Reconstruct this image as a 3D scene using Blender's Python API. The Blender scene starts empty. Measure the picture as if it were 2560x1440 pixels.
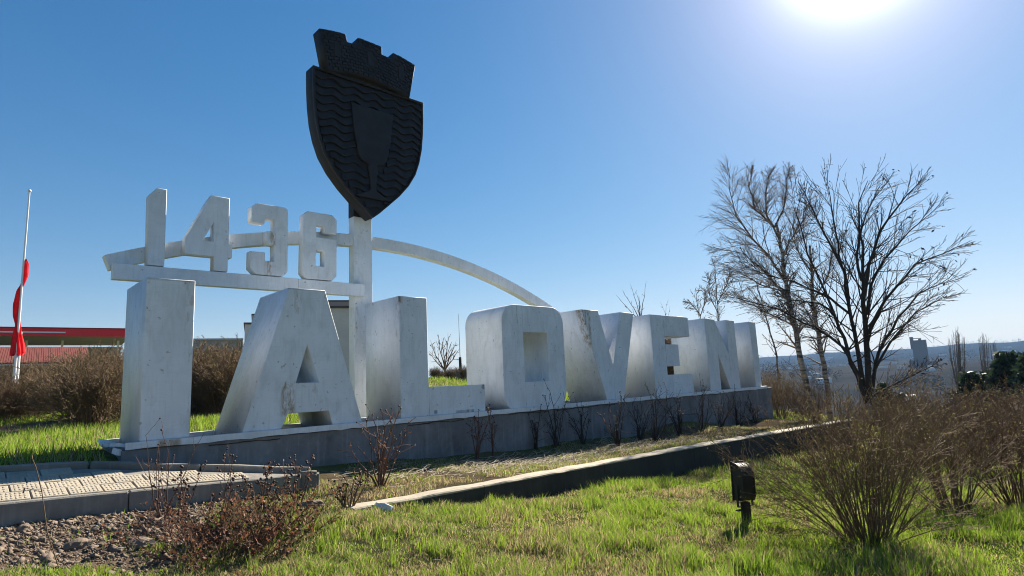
import bpy, bmesh, math, random
import numpy as np
from mathutils import Vector, Matrix, Euler

SC = bpy.context.scene
COL = SC.collection
rnd = random.Random(11)
nrs = np.random.RandomState(5)
rad = math.radians

# ------------------------------------------------------------------ camera
FPX = 1489.3
EYE = Vector((0, 0, 1.61))
RC = Matrix.Rotation(rad(-43.51), 3, 'Z') @ Matrix.Rotation(rad(90 + 8.89), 3, 'X') @ Matrix.Rotation(rad(-2.67), 3, 'Z')
cd = bpy.data.cameras.new('camera'); cam = bpy.data.objects.new('camera', cd); COL.objects.link(cam)
cam.matrix_world = Matrix.Translation(EYE) @ RC.to_4x4()
cd.sensor_width = 36; cd.lens = FPX / 2560 * 36; cd.clip_start = 0.05; cd.clip_end = 20000
SC.camera = cam
# ------------------------------------------------------------------ world, sun, exposure
SUN_EL, SUN_AZ = 33.8, 77.4           # azimuth clockwise from +Y
w = bpy.data.worlds.new('World'); SC.world = w; w.use_nodes = True
nt = w.node_tree; nt.nodes.clear()
sky = nt.nodes.new('ShaderNodeTexSky'); sky.sky_type = 'NISHITA'; sky.sun_disc = False
sky.sun_elevation = rad(SUN_EL); sky.sun_rotation = rad(SUN_AZ)
sky.altitude = 100; sky.air_density = 1.0; sky.dust_density = 0.1; sky.ozone_density = 2.5
bg = nt.nodes.new('ShaderNodeBackground'); bg.inputs[1].default_value = 0.05
wo = nt.nodes.new('ShaderNodeOutputWorld')

hs = nt.nodes.new('ShaderNodeHueSaturation'); hs.inputs['Saturation'].default_value = 1.32; nt.links.new(sky.outputs[0], hs.inputs['Color'])
def vm(op, a, b):
    n = nt.nodes.new('ShaderNodeVectorMath'); n.operation = op
    for i, v in ((0, a), (1, b)):
        if isinstance(v, tuple): n.inputs[i].default_value = v
        elif v is not None: nt.links.new(v, n.inputs[i])
    return n
den = vm('ADD', vm('MULTIPLY', hs.outputs[0], (0.08,0.08,0.08)).outputs[0], (1, 1, 1)); comp = vm('MULTIPLY', vm('DIVIDE', hs.outputs[0], den.outputs[0]).outputs[0], (1.14, 1.10, 1.18))
# bright air close round the sun
_el, _az = rad(SUN_EL), rad(SUN_AZ)
tcw = nt.nodes.new('ShaderNodeTexCoord')
dt = vm('DOT_PRODUCT', tcw.outputs['Generated'], (math.sin(_az) * math.cos(_el), math.cos(_az) * math.cos(_el), math.sin(_el)))
tot = comp.outputs[0]
for p_, col in [(430, (20, 20, 20)), (85, (3.5, 3.0, 3.1)), (14, (1.0, .88, .8))]:
    pw = nt.nodes.new('ShaderNodeMath'); pw.operation = 'POWER'; pw.use_clamp = False; pw.inputs[1].default_value = p_
    mx_ = nt.nodes.new('ShaderNodeMath'); mx_.operation = 'MAXIMUM'; mx_.inputs[1].default_value = 0; nt.links.new(dt.outputs['Value'], mx_.inputs[0]); nt.links.new(mx_.outputs[0], pw.inputs[0])
    sc_ = nt.nodes.new('ShaderNodeVectorMath'); sc_.operation = 'SCALE'; sc_.inputs[0].default_value = col; nt.links.new(pw.outputs[0], sc_.inputs['Scale'])
    tot = vm('ADD', tot, sc_.outputs[0]).outputs[0]
nt.links.new(tot, bg.inputs[0])
nt.links.new(bg.outputs[0], wo.inputs[0])
sl = bpy.data.lights.new('sun', 'SUN'); sl.energy = 5.0; sl.angle = rad(0.53); sl.color = (1.0, 0.905, 0.755)
sun = bpy.data.objects.new('sun', sl); COL.objects.link(sun)
sdir = Vector((math.sin(rad(SUN_AZ)) * math.cos(rad(SUN_EL)), math.cos(rad(SUN_AZ)) * math.cos(rad(SUN_EL)), math.sin(rad(SUN_EL))))
sun.rotation_euler = sdir.to_track_quat('Z', 'Y').to_euler(); sun.location = sdir * 60
SC.view_settings.view_transform = 'Standard'; SC.view_settings.look = 'None'
SC.view_settings.gamma = 1.0; SC.view_settings.use_curve_mapping = False
SC.view_settings.exposure = 1.52
SC.render.engine = 'CYCLES'
SC.cycles.use_denoising = True; SC.cycles.filter_width = 1.05; SC.cycles.denoising_prefilter = 'ACCURATE'
SC.cycles.max_bounces = 8; SC.cycles.diffuse_bounces = 4; SC.cycles.transparent_max_bounces = 8
SC.cycles.volume_bounces = 0

# ------------------------------------------------------------------ helpers
def ray(px, py):
    return RC @ Vector(((px - 1280) / FPX, -(py - 720) / FPX, -1))
def at_range(px, py, r):
    d = ray(px, py); return EYE + d * (r / math.hypot(d.x, d.y))
def at_y(px, py, y):
    d = ray(px, py); return EYE + d * (y / d.y)
def at_z(px, py, z):
    d = ray(px, py); return EYE + d * ((z - EYE.z) / d.z)

def tag(o, label=None, cat=None, group=None, kind=None):
    if label: o['label'] = label
    if cat: o['category'] = cat
    if group: o['group'] = group
    if kind: o['kind'] = kind
    return o
def empty(name, loc, label=None, cat=None, group=None, rz=0):
    o = bpy.data.objects.new(name, None); COL.objects.link(o); o.location = loc; o.rotation_euler = (0, 0, rz)
    o.empty_display_size = .2
    return tag(o, label, cat, group)
STUFFY = {'twigs', 'fine_twigs', 'branches', 'buds', 'needles', 'dry_leaves', 'seed_pods', 'rose_hips', 'stems', 'canes', 'roof_ribs'}
def link(name, me, mat=None, parent=None, loc=(0, 0, 0), rot=(0, 0, 0)):
    o = bpy.data.objects.new(name, me); COL.objects.link(o)
    if mat is not None and len(me.materials) == 0: me.materials.append(mat)
    o.location = loc; o.rotation_euler = rot
    if parent is not None: o.parent = parent
    if name in STUFFY: o['kind'] = 'stuff'
    return o
def copy_tree(o, parent=None):
    c = o.copy(); COL.objects.link(c)
    if parent is not None: c.parent = parent
    for ch in list(o.children):
        copy_tree(ch, c)
    return c
def np_mesh(name, V, F, n, smooth=False, attr=None, uniform=True):
    """V (k,3); F (m,n) faces all with n corners"""
    me = bpy.data.meshes.new(name)
    V = np.asarray(V, np.float32); F = np.asarray(F, np.int32)
    me.vertices.add(len(V)); me.vertices.foreach_set('co', V.ravel())
    me.loops.add(F.size); me.loops.foreach_set('vertex_index', F.ravel())
    me.polygons.add(len(F)); me.polygons.foreach_set('loop_start', np.arange(0, F.size, n, dtype=np.int32))
    me.polygons.foreach_set('loop_total', np.full(len(F), n, np.int32))
    if smooth: me.polygons.foreach_set('use_smooth', np.ones(len(F), bool))
    me.update(calc_edges=True)
    if attr is not None:
        a = me.attributes.new('tint', 'FLOAT_COLOR', 'POINT')
        a.data.foreach_set('color', np.asarray(attr, np.float32).ravel())
    return me
class MB:
    def __init__(s): s.bm = bmesh.new()
    def box(s, x0, x1, y0, y1, z0, z1, m=None):
        r = bmesh.ops.create_cube(s.bm, size=1)
        for v in r['verts']:
            v.co = Vector(((x0 + x1) / 2 + v.co.x * (x1 - x0), (y0 + y1) / 2 + v.co.y * (y1 - y0), (z0 + z1) / 2 + v.co.z * (z1 - z0)))
            if m is not None: v.co = m @ v.co
        return s
    def tube(s, p, q, r0, r1=None, n=8):
        r1 = r0 if r1 is None else r1
        p, q = Vector(p), Vector(q); d = q - p
        m = Matrix.Translation((p + q) / 2) @ d.to_track_quat('Z', 'Y').to_matrix().to_4x4()
        bmesh.ops.create_cone(s.bm, cap_ends=True, segments=n, radius1=r0, radius2=r1, depth=d.length, matrix=m)
        return s
    def ball(s, p, r, sub=1):
        bmesh.ops.create_icosphere(s.bm, subdivisions=sub, radius=r, matrix=Matrix.Translation(Vector(p))); return s
    def prism(s, pts, y0, y1, plane='XZ'):
        """convex or simple polygon extruded"""
        f = [];
        def P(a, b, y): return Vector((a, y, b)) if plane == 'XZ' else (Vector((y, a, b)) if plane == 'YZ' else Vector((a, b, y)))
        A = [s.bm.verts.new(P(a, b, y0)) for a, b in pts]; B = [s.bm.verts.new(P(a, b, y1)) for a, b in pts]
        s.bm.faces.new(A); s.bm.faces.new(B[::-1])
        for i in range(len(pts)):
            j = (i + 1) % len(pts); s.bm.faces.new((A[j], A[i], B[i], B[j]))
        return s
    def bevel(s, w, seg=1):
        bmesh.ops.bevel(s.bm, geom=list(s.bm.edges), offset=w, segments=seg, affect='EDGES', clamp_overlap=True); return s
    def rough(s, amt, sc=2.0, cuts=0):
        from mathutils import noise
        if cuts: bmesh.ops.subdivide_edges(s.bm, edges=list(s.bm.edges), cuts=cuts, use_grid_fill=True)
        for v in s.bm.verts: v.co += noise.noise_vector(v.co * sc) * amt
        return s
    def build(s, name, mat, parent=None, loc=(0, 0, 0), rot=(0, 0, 0), smooth=False):
        bmesh.ops.recalc_face_normals(s.bm, faces=list(s.bm.faces))
        me = bpy.data.meshes.new(name); s.bm.to_mesh(me); s.bm.free()
        if smooth: me.polygons.foreach_set('use_smooth', np.ones(len(me.polygons), bool))
        return link(name, me, mat, parent, loc, rot)

# value noise (numpy)
def _h(ix, iy, seed):
    n = (ix.astype(np.int64) * 374761393 + iy.astype(np.int64) * 668265263 + seed * 1442695041) & 0x7fffffff
    n = ((n ^ (n >> 13)) * 1274126177) & 0x7fffffff
    return ((n ^ (n >> 16)) & 0xffff) / 65535.0
def vnoise(x, y, seed=1):
    x = np.asarray(x, float); y = np.asarray(y, float)
    ix, iy = np.floor(x), np.floor(y); fx, fy = x - ix, y - iy
    fx = fx * fx * (3 - 2 * fx); fy = fy * fy * (3 - 2 * fy)
    a = _h(ix, iy, seed); b = _h(ix + 1, iy, seed); c = _h(ix, iy + 1, seed); d = _h(ix + 1, iy + 1, seed)
    return (a * (1 - fx) + b * fx) * (1 - fy) + (c * (1 - fx) + d * fx) * fy
def fbm(x, y, seed=1, o=4):
    s = 0; a = .5
    for k in range(o):
        s = s + a * vnoise(np.asarray(x) * 2 ** k, np.asarray(y) * 2 ** k, seed + k); a *= .5
    return s / (1 - .5 ** o)
def sstep(a, b, x):
    t = np.clip((np.asarray(x, float) - a) / (b - a), 0, 1); return t * t * (3 - 2 * t)

# ------------------------------------------------------------------ materials
def new_mat(name):
    m = bpy.data.materials.new(name); m.use_nodes = True; m.node_tree.nodes.clear()
    return m, m.node_tree
class NT:
    def __init__(s, name):
        s.m, s.t = new_mat(name); s.out = s.t.nodes.new('ShaderNodeOutputMaterial')
        s.geo = s.t.nodes.new('ShaderNodeNewGeometry'); s.tc = s.t.nodes.new('ShaderNodeTexCoord')
    def n(s, typ, **k):
        x = s.t.nodes.new(typ)
        for a, b in k.items(): setattr(x, a, b)
        return x
    def l(s, a, b): s.t.links.new(a, b)
    def mapping(s, src, scale=(1, 1, 1), loc=(0, 0, 0), rot=(0, 0, 0)):
        x = s.n('ShaderNodeMapping'); x.inputs['Scale'].default_value = scale; x.inputs['Location'].default_value = loc; x.inputs['Rotation'].default_value = rot
        s.l(src, x.inputs[0]); return x.outputs[0]
    def noise(s, src, scale=5, detail=4, rough=.55, dist=0):
        x = s.n('ShaderNodeTexNoise'); x.inputs['Scale'].default_value = scale; x.inputs['Detail'].default_value = detail
        x.inputs['Roughness'].default_value = rough; x.inputs['Distortion'].default_value = dist
        s.l(src, x.inputs['Vector']); return x.outputs['Fac']
    def ramp(s, f, stops):
        x = s.n('ShaderNodeValToRGB'); cr = x.color_ramp
        while len(cr.elements) < len(stops): cr.elements.new(.5)
        for e, (p, c) in zip(cr.elements, stops):
            e.position = p; e.color = (c, c, c, 1) if not isinstance(c, tuple) else (*c, 1)
        s.l(f, x.inputs[0]); return x.outputs[0]
    def mix(s, f, a, b):
        x = s.n('ShaderNodeMix', data_type='RGBA')
        if isinstance(f, (int, float)): x.inputs[0].default_value = f
        else: s.l(f, x.inputs[0])
        for i, v in ((6, a), (7, b)):
            if isinstance(v, tuple): x.inputs[i].default_value = (*v, 1)
            else: s.l(v, x.inputs[i])
        return x.outputs[2]
    def math(s, op, a, b=0.0, clamp=False):
        x = s.n('ShaderNodeMath', operation=op, use_clamp=clamp)
        for i, v in ((0, a), (1, b)):
            if isinstance(v, (int, float)): x.inputs[i].default_value = v
            else: s.l(v, x.inputs[i])
        return x.outputs[0]
    def bump(s, h, strength=.3, dist=.01):
        x = s.n('ShaderNodeBump'); x.inputs['Strength'].default_value = strength; x.inputs['Distance'].default_value = dist
        s.l(h, x.inputs['Height']); return x.outputs[0]
    def principled(s, col, rough=.7, metal=0, bump=None, spec=.4):
        p = s.n('ShaderNodeBsdfPrincipled')
        if isinstance(col, tuple): p.inputs['Base Color'].default_value = (*col, 1)
        else: s.l(col, p.inputs['Base Color'])
        if isinstance(rough, (int, float)): p.inputs['Roughness'].default_value = rough
        else: s.l(rough, p.inputs['Roughness'])
        p.inputs['Metallic'].default_value = metal; p.inputs['Specular IOR Level'].default_value = spec
        if bump is not None: s.l(bump, p.inputs['Normal'])
        s.l(p.outputs[0], s.out.inputs[0]); return p

def simple(name, col, rough=.7, var=.25, scale=6, bump=.3, bd=.01, metal=0, spec=.4):
    t = NT(name); p = t.geo.outputs['Position']
    f = t.noise(p, scale, 5); g = t.noise(p, scale * 9, 3)
    a = tuple(c * (1 - var) for c in col); b = tuple(min(1, c * (1 + var)) for c in col)
    c1 = t.mix(t.ramp(f, [(.3, 0.), (.7, 1.)]), a, b)
    c2 = t.mix(t.math('MULTIPLY', g, .35), c1, tuple(c * .6 for c in col))
    t.principled(c2, rough, metal, t.bump(g, bump, bd), spec); return t.m

def box_mask(t, sep, x0, x1, z0, z1, soft=.04):
    """soft box in world X/Z"""
    def edge(v, a, b):
        m = t.n('ShaderNodeMapRange', interpolation_type='SMOOTHSTEP'); t.l(v, m.inputs[0])
        m.inputs[1].default_value = a; m.inputs[2].default_value = b; m.inputs[3].default_value = 0; m.inputs[4].default_value = 1
        return m.outputs[0]
    a = edge(sep.outputs[0], x0 - soft, x0 + soft); b = edge(sep.outputs[0], x1 + soft, x1 - soft)
    c = edge(sep.outputs[2], z0 - soft, z0 + soft); d = edge(sep.outputs[2], z1 + soft, z1 - soft)
    return t.math('MULTIPLY', t.math('MULTIPLY', a, b), t.math('MULTIPLY', c, d))

def paint_mat(name, base=(.73, .755, .79), stains=(), seams=()):
    """weathered white paint over cement/steel: brushed mottling, run marks, chips, rust where listed"""
    t = NT(name); p = t.geo.outputs['Position']
    sep = t.n('ShaderNodeSeparateXYZ'); t.l(p, sep.inputs[0])
    big = t.noise(p, 1.3, 6, .6); mid = t.noise(t.mapping(p, (1, 1, .45)), 5, 6, .65, .6); fine = t.noise(p, 38, 4, .6)
    run = t.noise(t.mapping(p, (9, 9, .7)), 2.2, 5, .6)
    brush = t.noise(t.mapping(p, (1.2, 1.2, 14), rot=(0, .12, 0)), 3, 4, .6)
    c = t.mix(t.ramp(big, [(.32, 0.), (.68, 1.)]), tuple(v * .84 for v in base), base)
    c = t.mix(t.math('MULTIPLY', t.ramp(mid, [(.47, 0.), (.72, 1.)]), .6), c, tuple(v * a for v, a in zip(base, (.66, .67, .66))))
    c = t.mix(t.math('MULTIPLY', t.ramp(run, [(.54, 0.), (.76, 1.)]), .36), c, (.42, .40, .33))
    c = t.mix(t.math('MULTIPLY', t.ramp(brush, [(.5, 0.), (.75, 1.)]), .22), c, (.5, .51, .52))
    pit = t.ramp(t.noise(p, 14, 2, .4), [(.71, 0.), (.74, 1.)])
    c = t.mix(t.math('MULTIPLY', pit, .55), c, (.25, .22, .18))
    ym = t.n('ShaderNodeMapRange'); t.l(sep.outputs[1], ym.inputs[0]); ym.inputs[1].default_value = 10.24; ym.inputs[2].default_value = 10.36; ym.inputs[3].default_value = 1; ym.inputs[4].default_value = 0
    yf = t.n('ShaderNodeMapRange'); t.l(sep.outputs[1], yf.inputs[0]); yf.inputs[1].default_value = 11.6; yf.inputs[2].default_value = 11.65
    yq = t.n('ShaderNodeMapRange'); t.l(sep.outputs[1], yq.inputs[0]); yq.inputs[1].default_value = 10.12; yq.inputs[2].default_value = 10.13; yq.inputs[3].default_value = 1; yq.inputs[4].default_value = 0; t.yfr = yq.outputs[0]
    t.ymask = t.math('MAXIMUM', ym.outputs[0], yf.outputs[0])
    rust = t.noise(t.mapping(p, (3.2, 3.2, .9)), 4.5, 6, .7, .8)
    for (x0, x1, z0, z1, lo, amt) in stains:
        m = t.math('MULTIPLY', t.math('MULTIPLY', box_mask(t, sep, x0, x1, z0, z1), t.ymask), t.ramp(rust, [(lo, 0.), (lo + .16, 1.)]))
        c = t.mix(t.math('MULTIPLY', m, amt), c, (.30, .185, .075))
    for (x0, x1, z0, z1, amt, so) in seams:
        m = t.math('MULTIPLY', box_mask(t, sep, x0, x1, z0, z1, so), t.ramp(mid, [(.35, .25), (.6, 1.)]))
        c = t.mix(t.math('MULTIPLY', t.math('MULTIPLY', m, amt), t.yfr), c, (.10, .09, .085))
    h = t.math('ADD', t.math('MULTIPLY', mid, .7), t.math('MULTIPLY', fine, .3))
    t.principled(c, .62, 0, t.bump(h, .35, .012), .35)
    return t.m

M_PAINT = paint_mat('white_weathered_paint', stains=[
    (4.12, 4.36, 1.22, 1.78, .44, .85), (4.66, 4.86, 1.4, 1.76, .52, .6), (4.28, 4.46, 2.95, 3.35, .5, .55),
    (2.58, 2.72, 3.0, 3.4, .48, .5), (4.42, 4.62, 3.9, 4.2, .42, .7), (4.5, 4.62, 4.53, 4.8, .45, .8),
    (12.0, 12.42, 2.3, 3.42, .42, .95), (12.3, 12.7, 1.5, 2.4, .55, .6), (2.62, 2.74, 1.0, 2.9, .56, .6), (9.9, 10.7, 2.78, 3.2, .62, .4), (9.9, 10.7, 1.1, 1.56, .62, .35), (6.46, 6.55, 2.6, 3.4, .5, .7), (3.4, 3.9, .95, 1.25, .6, .5), (17.0, 17.38, 2.77, 3.1, .6, .4), (1.9, 6.6, 3.62, 3.9, .62, .6), (6.44, 6.93, 1.0, 5.4, .6, .45)],
    seams=[(7.132, 7.142, .9, 1.6, .6, .006), (9.875, 9.885, .9, 3.42, .45, .006), (10.70, 10.71, .9, 1.6, .35, .006), (15.925, 15.94, 1.6, 3.42, .5, .007), (19.895, 19.91, .9, 2.3, .55, .008), (13.262, 13.275, .9, 1.95, .5, .007), (9.70, 9.712, 2.95, 3.36, .8, .004),
           (8.54, 8.70, 1.47, 1.62, .8, .02), (7.8, 8.3, 1.0, 1.06, .7, .012), (7.25, 7.33, 1.03, 1.1, .8, .015), (6.46, 6.50, 3.28, 3.42, .8, .01), (2.07, 2.74, 3.37, 3.42, .55, .012), (4.2, 4.9, 3.375, 3.42, .4, .012), (12.05, 12.8, 3.38, 3.42, .5, .01), (15.2, 17.4, 3.385, 3.42, .4, .01), (12.0, 22.3, .985, 1.012, .45, .01), (2.0, 9.0, .985, 1.01, .4, .01)])
M_LIP = paint_mat('lip_paint', (.75, .765, .785), stains=[(2.3, 2.6, .88, 1.0, .35, .8)])
M_DARKMETAL = simple('dark_bronze_paint', (.022, .021, .024), .62, .35, 4, .5, .01, 0, .3)
M_BLACK = simple('black_housing', (.010, .010, .011), .6, .3, 8, .2, .004, 0, .5)

def concrete(name, col, dark=.55, scale=1.5, streak=True):
    t = NT(name); p = t.geo.outputs['Position']
    big = t.noise(p, scale, 8, .65, .4); mid = t.noise(p, scale * 7, 6, .65); fine = t.noise(p, 70, 3, .6)
    c = t.mix(t.ramp(big, [(.3, 0.), (.7, 1.)]), tuple(v * dark for v in col), col)
    c = t.mix(t.math('MULTIPLY', t.ramp(mid, [(.48, 0.), (.72, 1.)]), .5), c, tuple(v * .6 for v in col))
    if streak:
        run = t.noise(t.mapping(p, (5, 5, .4)), 2.4, 5, .6)
        c = t.mix(t.math('MULTIPLY', t.ramp(run, [(.52, 0.), (.75, 1.)]), .4), c, tuple(min(1, v * 1.5) for v in col))
    h = t.math('ADD', t.math('MULTIPLY', mid, .6), t.math('MULTIPLY', fine, .4))
    t.principled(c, .88, 0, t.bump(h, .6, .015), .25); return t.m
M_PLINTH = concrete('plinth_render', (.25, .245, .25), .42)
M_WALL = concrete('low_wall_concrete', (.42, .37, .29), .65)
M_WALLFACE = concrete('dark_face_concrete', (.06, .052, .045), .5)  # low wall body, coloured far darker than its cap
M_KERB = concrete('kerb_concrete', (.25, .235, .21), .55)
M_PAVER = concrete('paver_concrete', (.42, .37, .29), .75, 2.5, False)
M_STONE = concrete('rubble_stone', (.20, .155, .12), .6, 3, False)

def ground_mat():
    t = NT('ground_soil_grass'); p = t.geo.outputs['Position']
    big = t.noise(p, .35, 6, .6); mid = t.noise(p, 2.2, 7, .65); fine = t.noise(p, 26, 5, .65)
    soil = t.mix(t.ramp(mid, [(.3, 0.), (.7, 1.)]), (.085, .062, .042), (.16, .125, .085))
    green = t.mix(t.ramp(mid, [(.35, 0.), (.7, 1.)]), (.055, .085, .018), (.12, .13, .04))
    c = t.mix(t.ramp(big, [(.33, 0.), (.55, 1.)]), soil, green)
    c = t.mix(t.math('MULTIPLY', t.ramp(fine, [(.5, 0.), (.7, 1.)]), .5), c, (.05, .04, .028))
    far = t.n('ShaderNodeAttribute', attribute_name='tint')
    # far fields: big patches of plough, stubble and wood
    vor = t.n('ShaderNodeTexVoronoi'); vor.inputs['Scale'].default_value = .0045; t.l(t.mapping(p, (1, 2.2, 1), rot=(0, 0, .5)), vor.inputs['Vector'])
    fld = t.mix(t.ramp(t.noise(p, .02, 5, .6), [(.4, 0.), (.62, 1.)]), (.075, .068, .060), (.04, .042, .036))
    sepc = t.n('ShaderNodeSeparateColor'); t.l(vor.outputs['Color'], sepc.inputs[0])
    fld = t.mix(t.math('MULTIPLY', sepc.outputs[0], .6), fld, (.10, .088, .07))
    bare = t.mix(t.ramp(mid, [(.3, 0.), (.7, 1.)]), (.075, .052, .038), (.17, .125, .09))
    sc = t.n('ShaderNodeSeparateColor'); t.l(far.outputs['Color'], sc.inputs[0])
    fld = t.mix(t.math('MULTIPLY', sc.outputs[2], .85), fld, (.009, .013, .012))
    c = t.mix(sc.outputs[0], c, fld)
    c = t.mix(sc.outputs[1], c, bare)
    h = t.math('ADD', mid, t.math('MULTIPLY', fine, .5))
    d = t.n('ShaderNodeBsdfDiffuse'); d.inputs['Roughness'].default_value = .6; t.l(c, d.inputs[0]); t.l(t.bump(h, .7, .04), d.inputs['Normal']); t.l(d.outputs[0], t.out.inputs[0]); return t.m
M_GROUND = ground_mat()

def leafy(name, use_attr=True, col=(.1, .13, .03), trans=.45, rough=.6):
    t = NT(name)
    if use_attr:
        a = t.n('ShaderNodeAttribute', attribute_name='tint'); c = a.outputs['Color']
    else:
        f = t.noise(t.geo.outputs['Position'], 9, 4); c = t.mix(f, tuple(v * .6 for v in col), tuple(v * 1.4 for v in col))
    d = t.n('ShaderNodeBsdfPrincipled'); t.l(c, d.inputs['Base Color']); d.inputs['Roughness'].default_value = rough; d.inputs['Specular IOR Level'].default_value = .25
    tr = t.n('ShaderNodeBsdfTranslucent'); t.l(c, tr.inputs[0])
    mx = t.n('ShaderNodeMixShader'); mx.inputs[0].default_value = trans
    t.l(d.outputs[0], mx.inputs[1]); t.l(tr.outputs[0], mx.inputs[2]); t.l(mx.outputs[0], t.out.inputs[0]); return t.m
M_GRASS = leafy('grass_blades')
M_BUD = leafy('bud_leaves', False, (.17, .145, .05), .45)
M_DRYLEAF = leafy('dry_leaves', False, (.20, .085, .045), .4)
M_NEEDLE = leafy('pine_needles', False, (.03, .05, .026), .2)
def bark(name, col, var=.4):
    t = NT(name); p = t.geo.outputs['Position']
    f = t.noise(t.mapping(p, (1, 1, .3)), 30, 4); g = t.noise(p, 3, 3)
    c = t.mix(f, tuple(v * (1 - var) for v in col), tuple(v * (1 + var) for v in col))
    c = t.mix(t.math('MULTIPLY', g, .4), c, tuple(v * .5 for v in col))
    t.principled(c, .85, 0, t.bump(f, .4, .01), .2); return t.m
M_TWIG = bark('brown_twigs', (.15, .10, .062))
M_TWIG_RED = bark('reddish_rose_stems', (.125, .07, .05))
M_TWIG_GREY = bark('grey_twigs', (.21, .17, .145))
M_TWIG_DARK = bark('dark_bark', (.045, .036, .03))
M_POPLAR = bark('poplar_bark', (.15, .12, .09))
def birch_bark():
    t = NT('birch_bark'); p = t.geo.outputs['Position']
    f = t.noise(t.mapping(p, (1, 1, 5)), 2.2, 4, .6); g = t.noise(p, 1.2, 3)
    c = t.mix(t.ramp(f, [(.48, 0.), (.56, 1.)]), (.30, .26, .22), (.06, .05, .045))
    c = t.mix(t.ramp(g, [(.4, 0.), (.7, .7)]), c, (.10, .08, .065))
    t.principled(c, .8, 0, t.bump(f, .4, .01), .2); return t.m
M_BIRCH = birch_bark()
M_HIP = simple('rose_hip', (.03, .012, .01), .45, .3, 30)
M_STRAW = simple('dry_straw', (.42, .36, .27), .8, .3, 20)

# ------------------------------------------------------------------ terrain
CP_LOW = [(-12, -6, 0), (0, -6, 0), (0, 0, 0), (0, 4, .10), (-6, 4, .2), (-6, 9, .45), (2, 3, 0), (2.2, 6, .10), (.4, 7.4, .36), (2, 7.4, .28), (3.4, 7.2, .22), (3.6, 6.3, .19), (4.2, 6.4, .10),
          (5.27, 6.6, -.02), (6.5, 6.6, -.13), (7.8, 6.6, -.17), (10.6, 6.6, -.37), (12.8, 6.6, -.44), (14.7, 6.6, -.55), (19, 6.6, -.75), (24, 6.6, -1.0),
          (5, 3, -.06), (8, 3, -.2), (8, 0, -.2), (12, 2, -.42), (16, 2, -.7), (20, 0, -1.0), (25, 2, -1.5), (34, 4, -2.6), (34, -6, -2.6), (15, -6, -.6), (45, 0, -4.5), (60, 0, -7)]
CP_UP = [(-8, 8, .6), (.4, 8.4, .38), (2, 8.4, .31), (3.8, 8.4, .22), (3.7, 6.9, .17), (5.6, 6.9, .15), (7.7, 6.9, .11), (10.7, 6.9, .08), (13.6, 6.9, .02), (19.3, 6.9, -.10), (24, 6.9, -.5),
         (2, 10, .72), (4.1, 10, .38), (5.16, 10, .28), (7.35, 10, .15), (9.9, 10, .0), (14, 10, -.08), (19.4, 10, -.24), (22.9, 10, -.24), (27, 10, -.5),
         (-1, 10.3, .84), (.9, 10.2, .82), (0, 13, .92), (-6, 13, .9), (2, 11.8, .82), (6, 11.8, .8), (10, 11.8, .8), (15, 11.8, .72), (20, 11.8, .5), (23.5, 11.8, 0.0),
         (0, 18, .98), (6, 17, 1.0), (10, 18, 1.1), (14, 18, 1.15), (20, 20, .9), (26, 18, .1), (30, 12, -.6),
         (-2, 26, 1.5), (6, 27, 1.5), (14, 27, 1.75), (20, 27, 1.9), (27, 28, 1.0), (0, 45, 1.5), (15, 45, 1.5), (30, 40, 1.0), (40, 25, -1.5), (42, 10, -3), (60, 10, -6), (60, 30, -5)]
def tps(cp):
    P = np.array([c[:2] for c in cp], float); z = np.array([c[2] for c in cp], float); n = len(P)
    d = np.hypot(*(P[:, None, :] - P[None]).transpose(2, 0, 1)); K = np.sqrt(d * d + .4) * -1
    A = np.zeros((n + 3, n + 3)); A[:n, :n] = K - np.eye(n) * .02; A[:n, n] = 1; A[:n, n + 1:] = P; A[n, :n] = 1; A[n + 1:, :n] = P.T
    s = np.linalg.solve(A, np.r_[z, 0, 0, 0])
    def f(x, y):
        x = np.asarray(x, float); y = np.asarray(y, float); sh = x.shape; x = x.ravel(); y = y.ravel(); out = np.empty_like(x)
        for i in range(0, len(x), 50000):
            xx, yy = x[i:i + 50000], y[i:i + 50000]
            dd = np.hypot(xx[:, None] - P[None, :, 0], yy[:, None] - P[None, :, 1])
            out[i:i + 50000] = -np.sqrt(dd * dd + .4) @ s[:n] + s[n] + s[n + 1] * xx + s[n + 2] * yy
        return out.reshape(sh)
    return f
FL, FU = tps(CP_LOW), tps(CP_UP)
def pave_z(x, y): return .45 - .045 * (np.asarray(x) - 3.8) + .139 * (np.asarray(y) - 8.4)
FAR_PTS = [(3.9, 8.46), (1.85, 9.60), (1.45, 9.84), (.9, 9.93), (-4, 9.95)]
def far_edge_y(x):  # far line of the paving
    xs = [p[0] for p in FAR_PTS][::-1]; ys = [p[1] for p in FAR_PTS][::-1]
    return np.interp(x, xs, ys)
PROF_R = [60, 90, 140, 200, 280, 380, 480, 600, 700, 950, 1300, 1700, 2000, 2250, 2500, 6500]
PROF_H = [-7, -9.5, -13, -16, -16.5, -12, -5, -.8, -1.5, -2.5, 3, 20, 38, 46, 40, 30]
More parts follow.
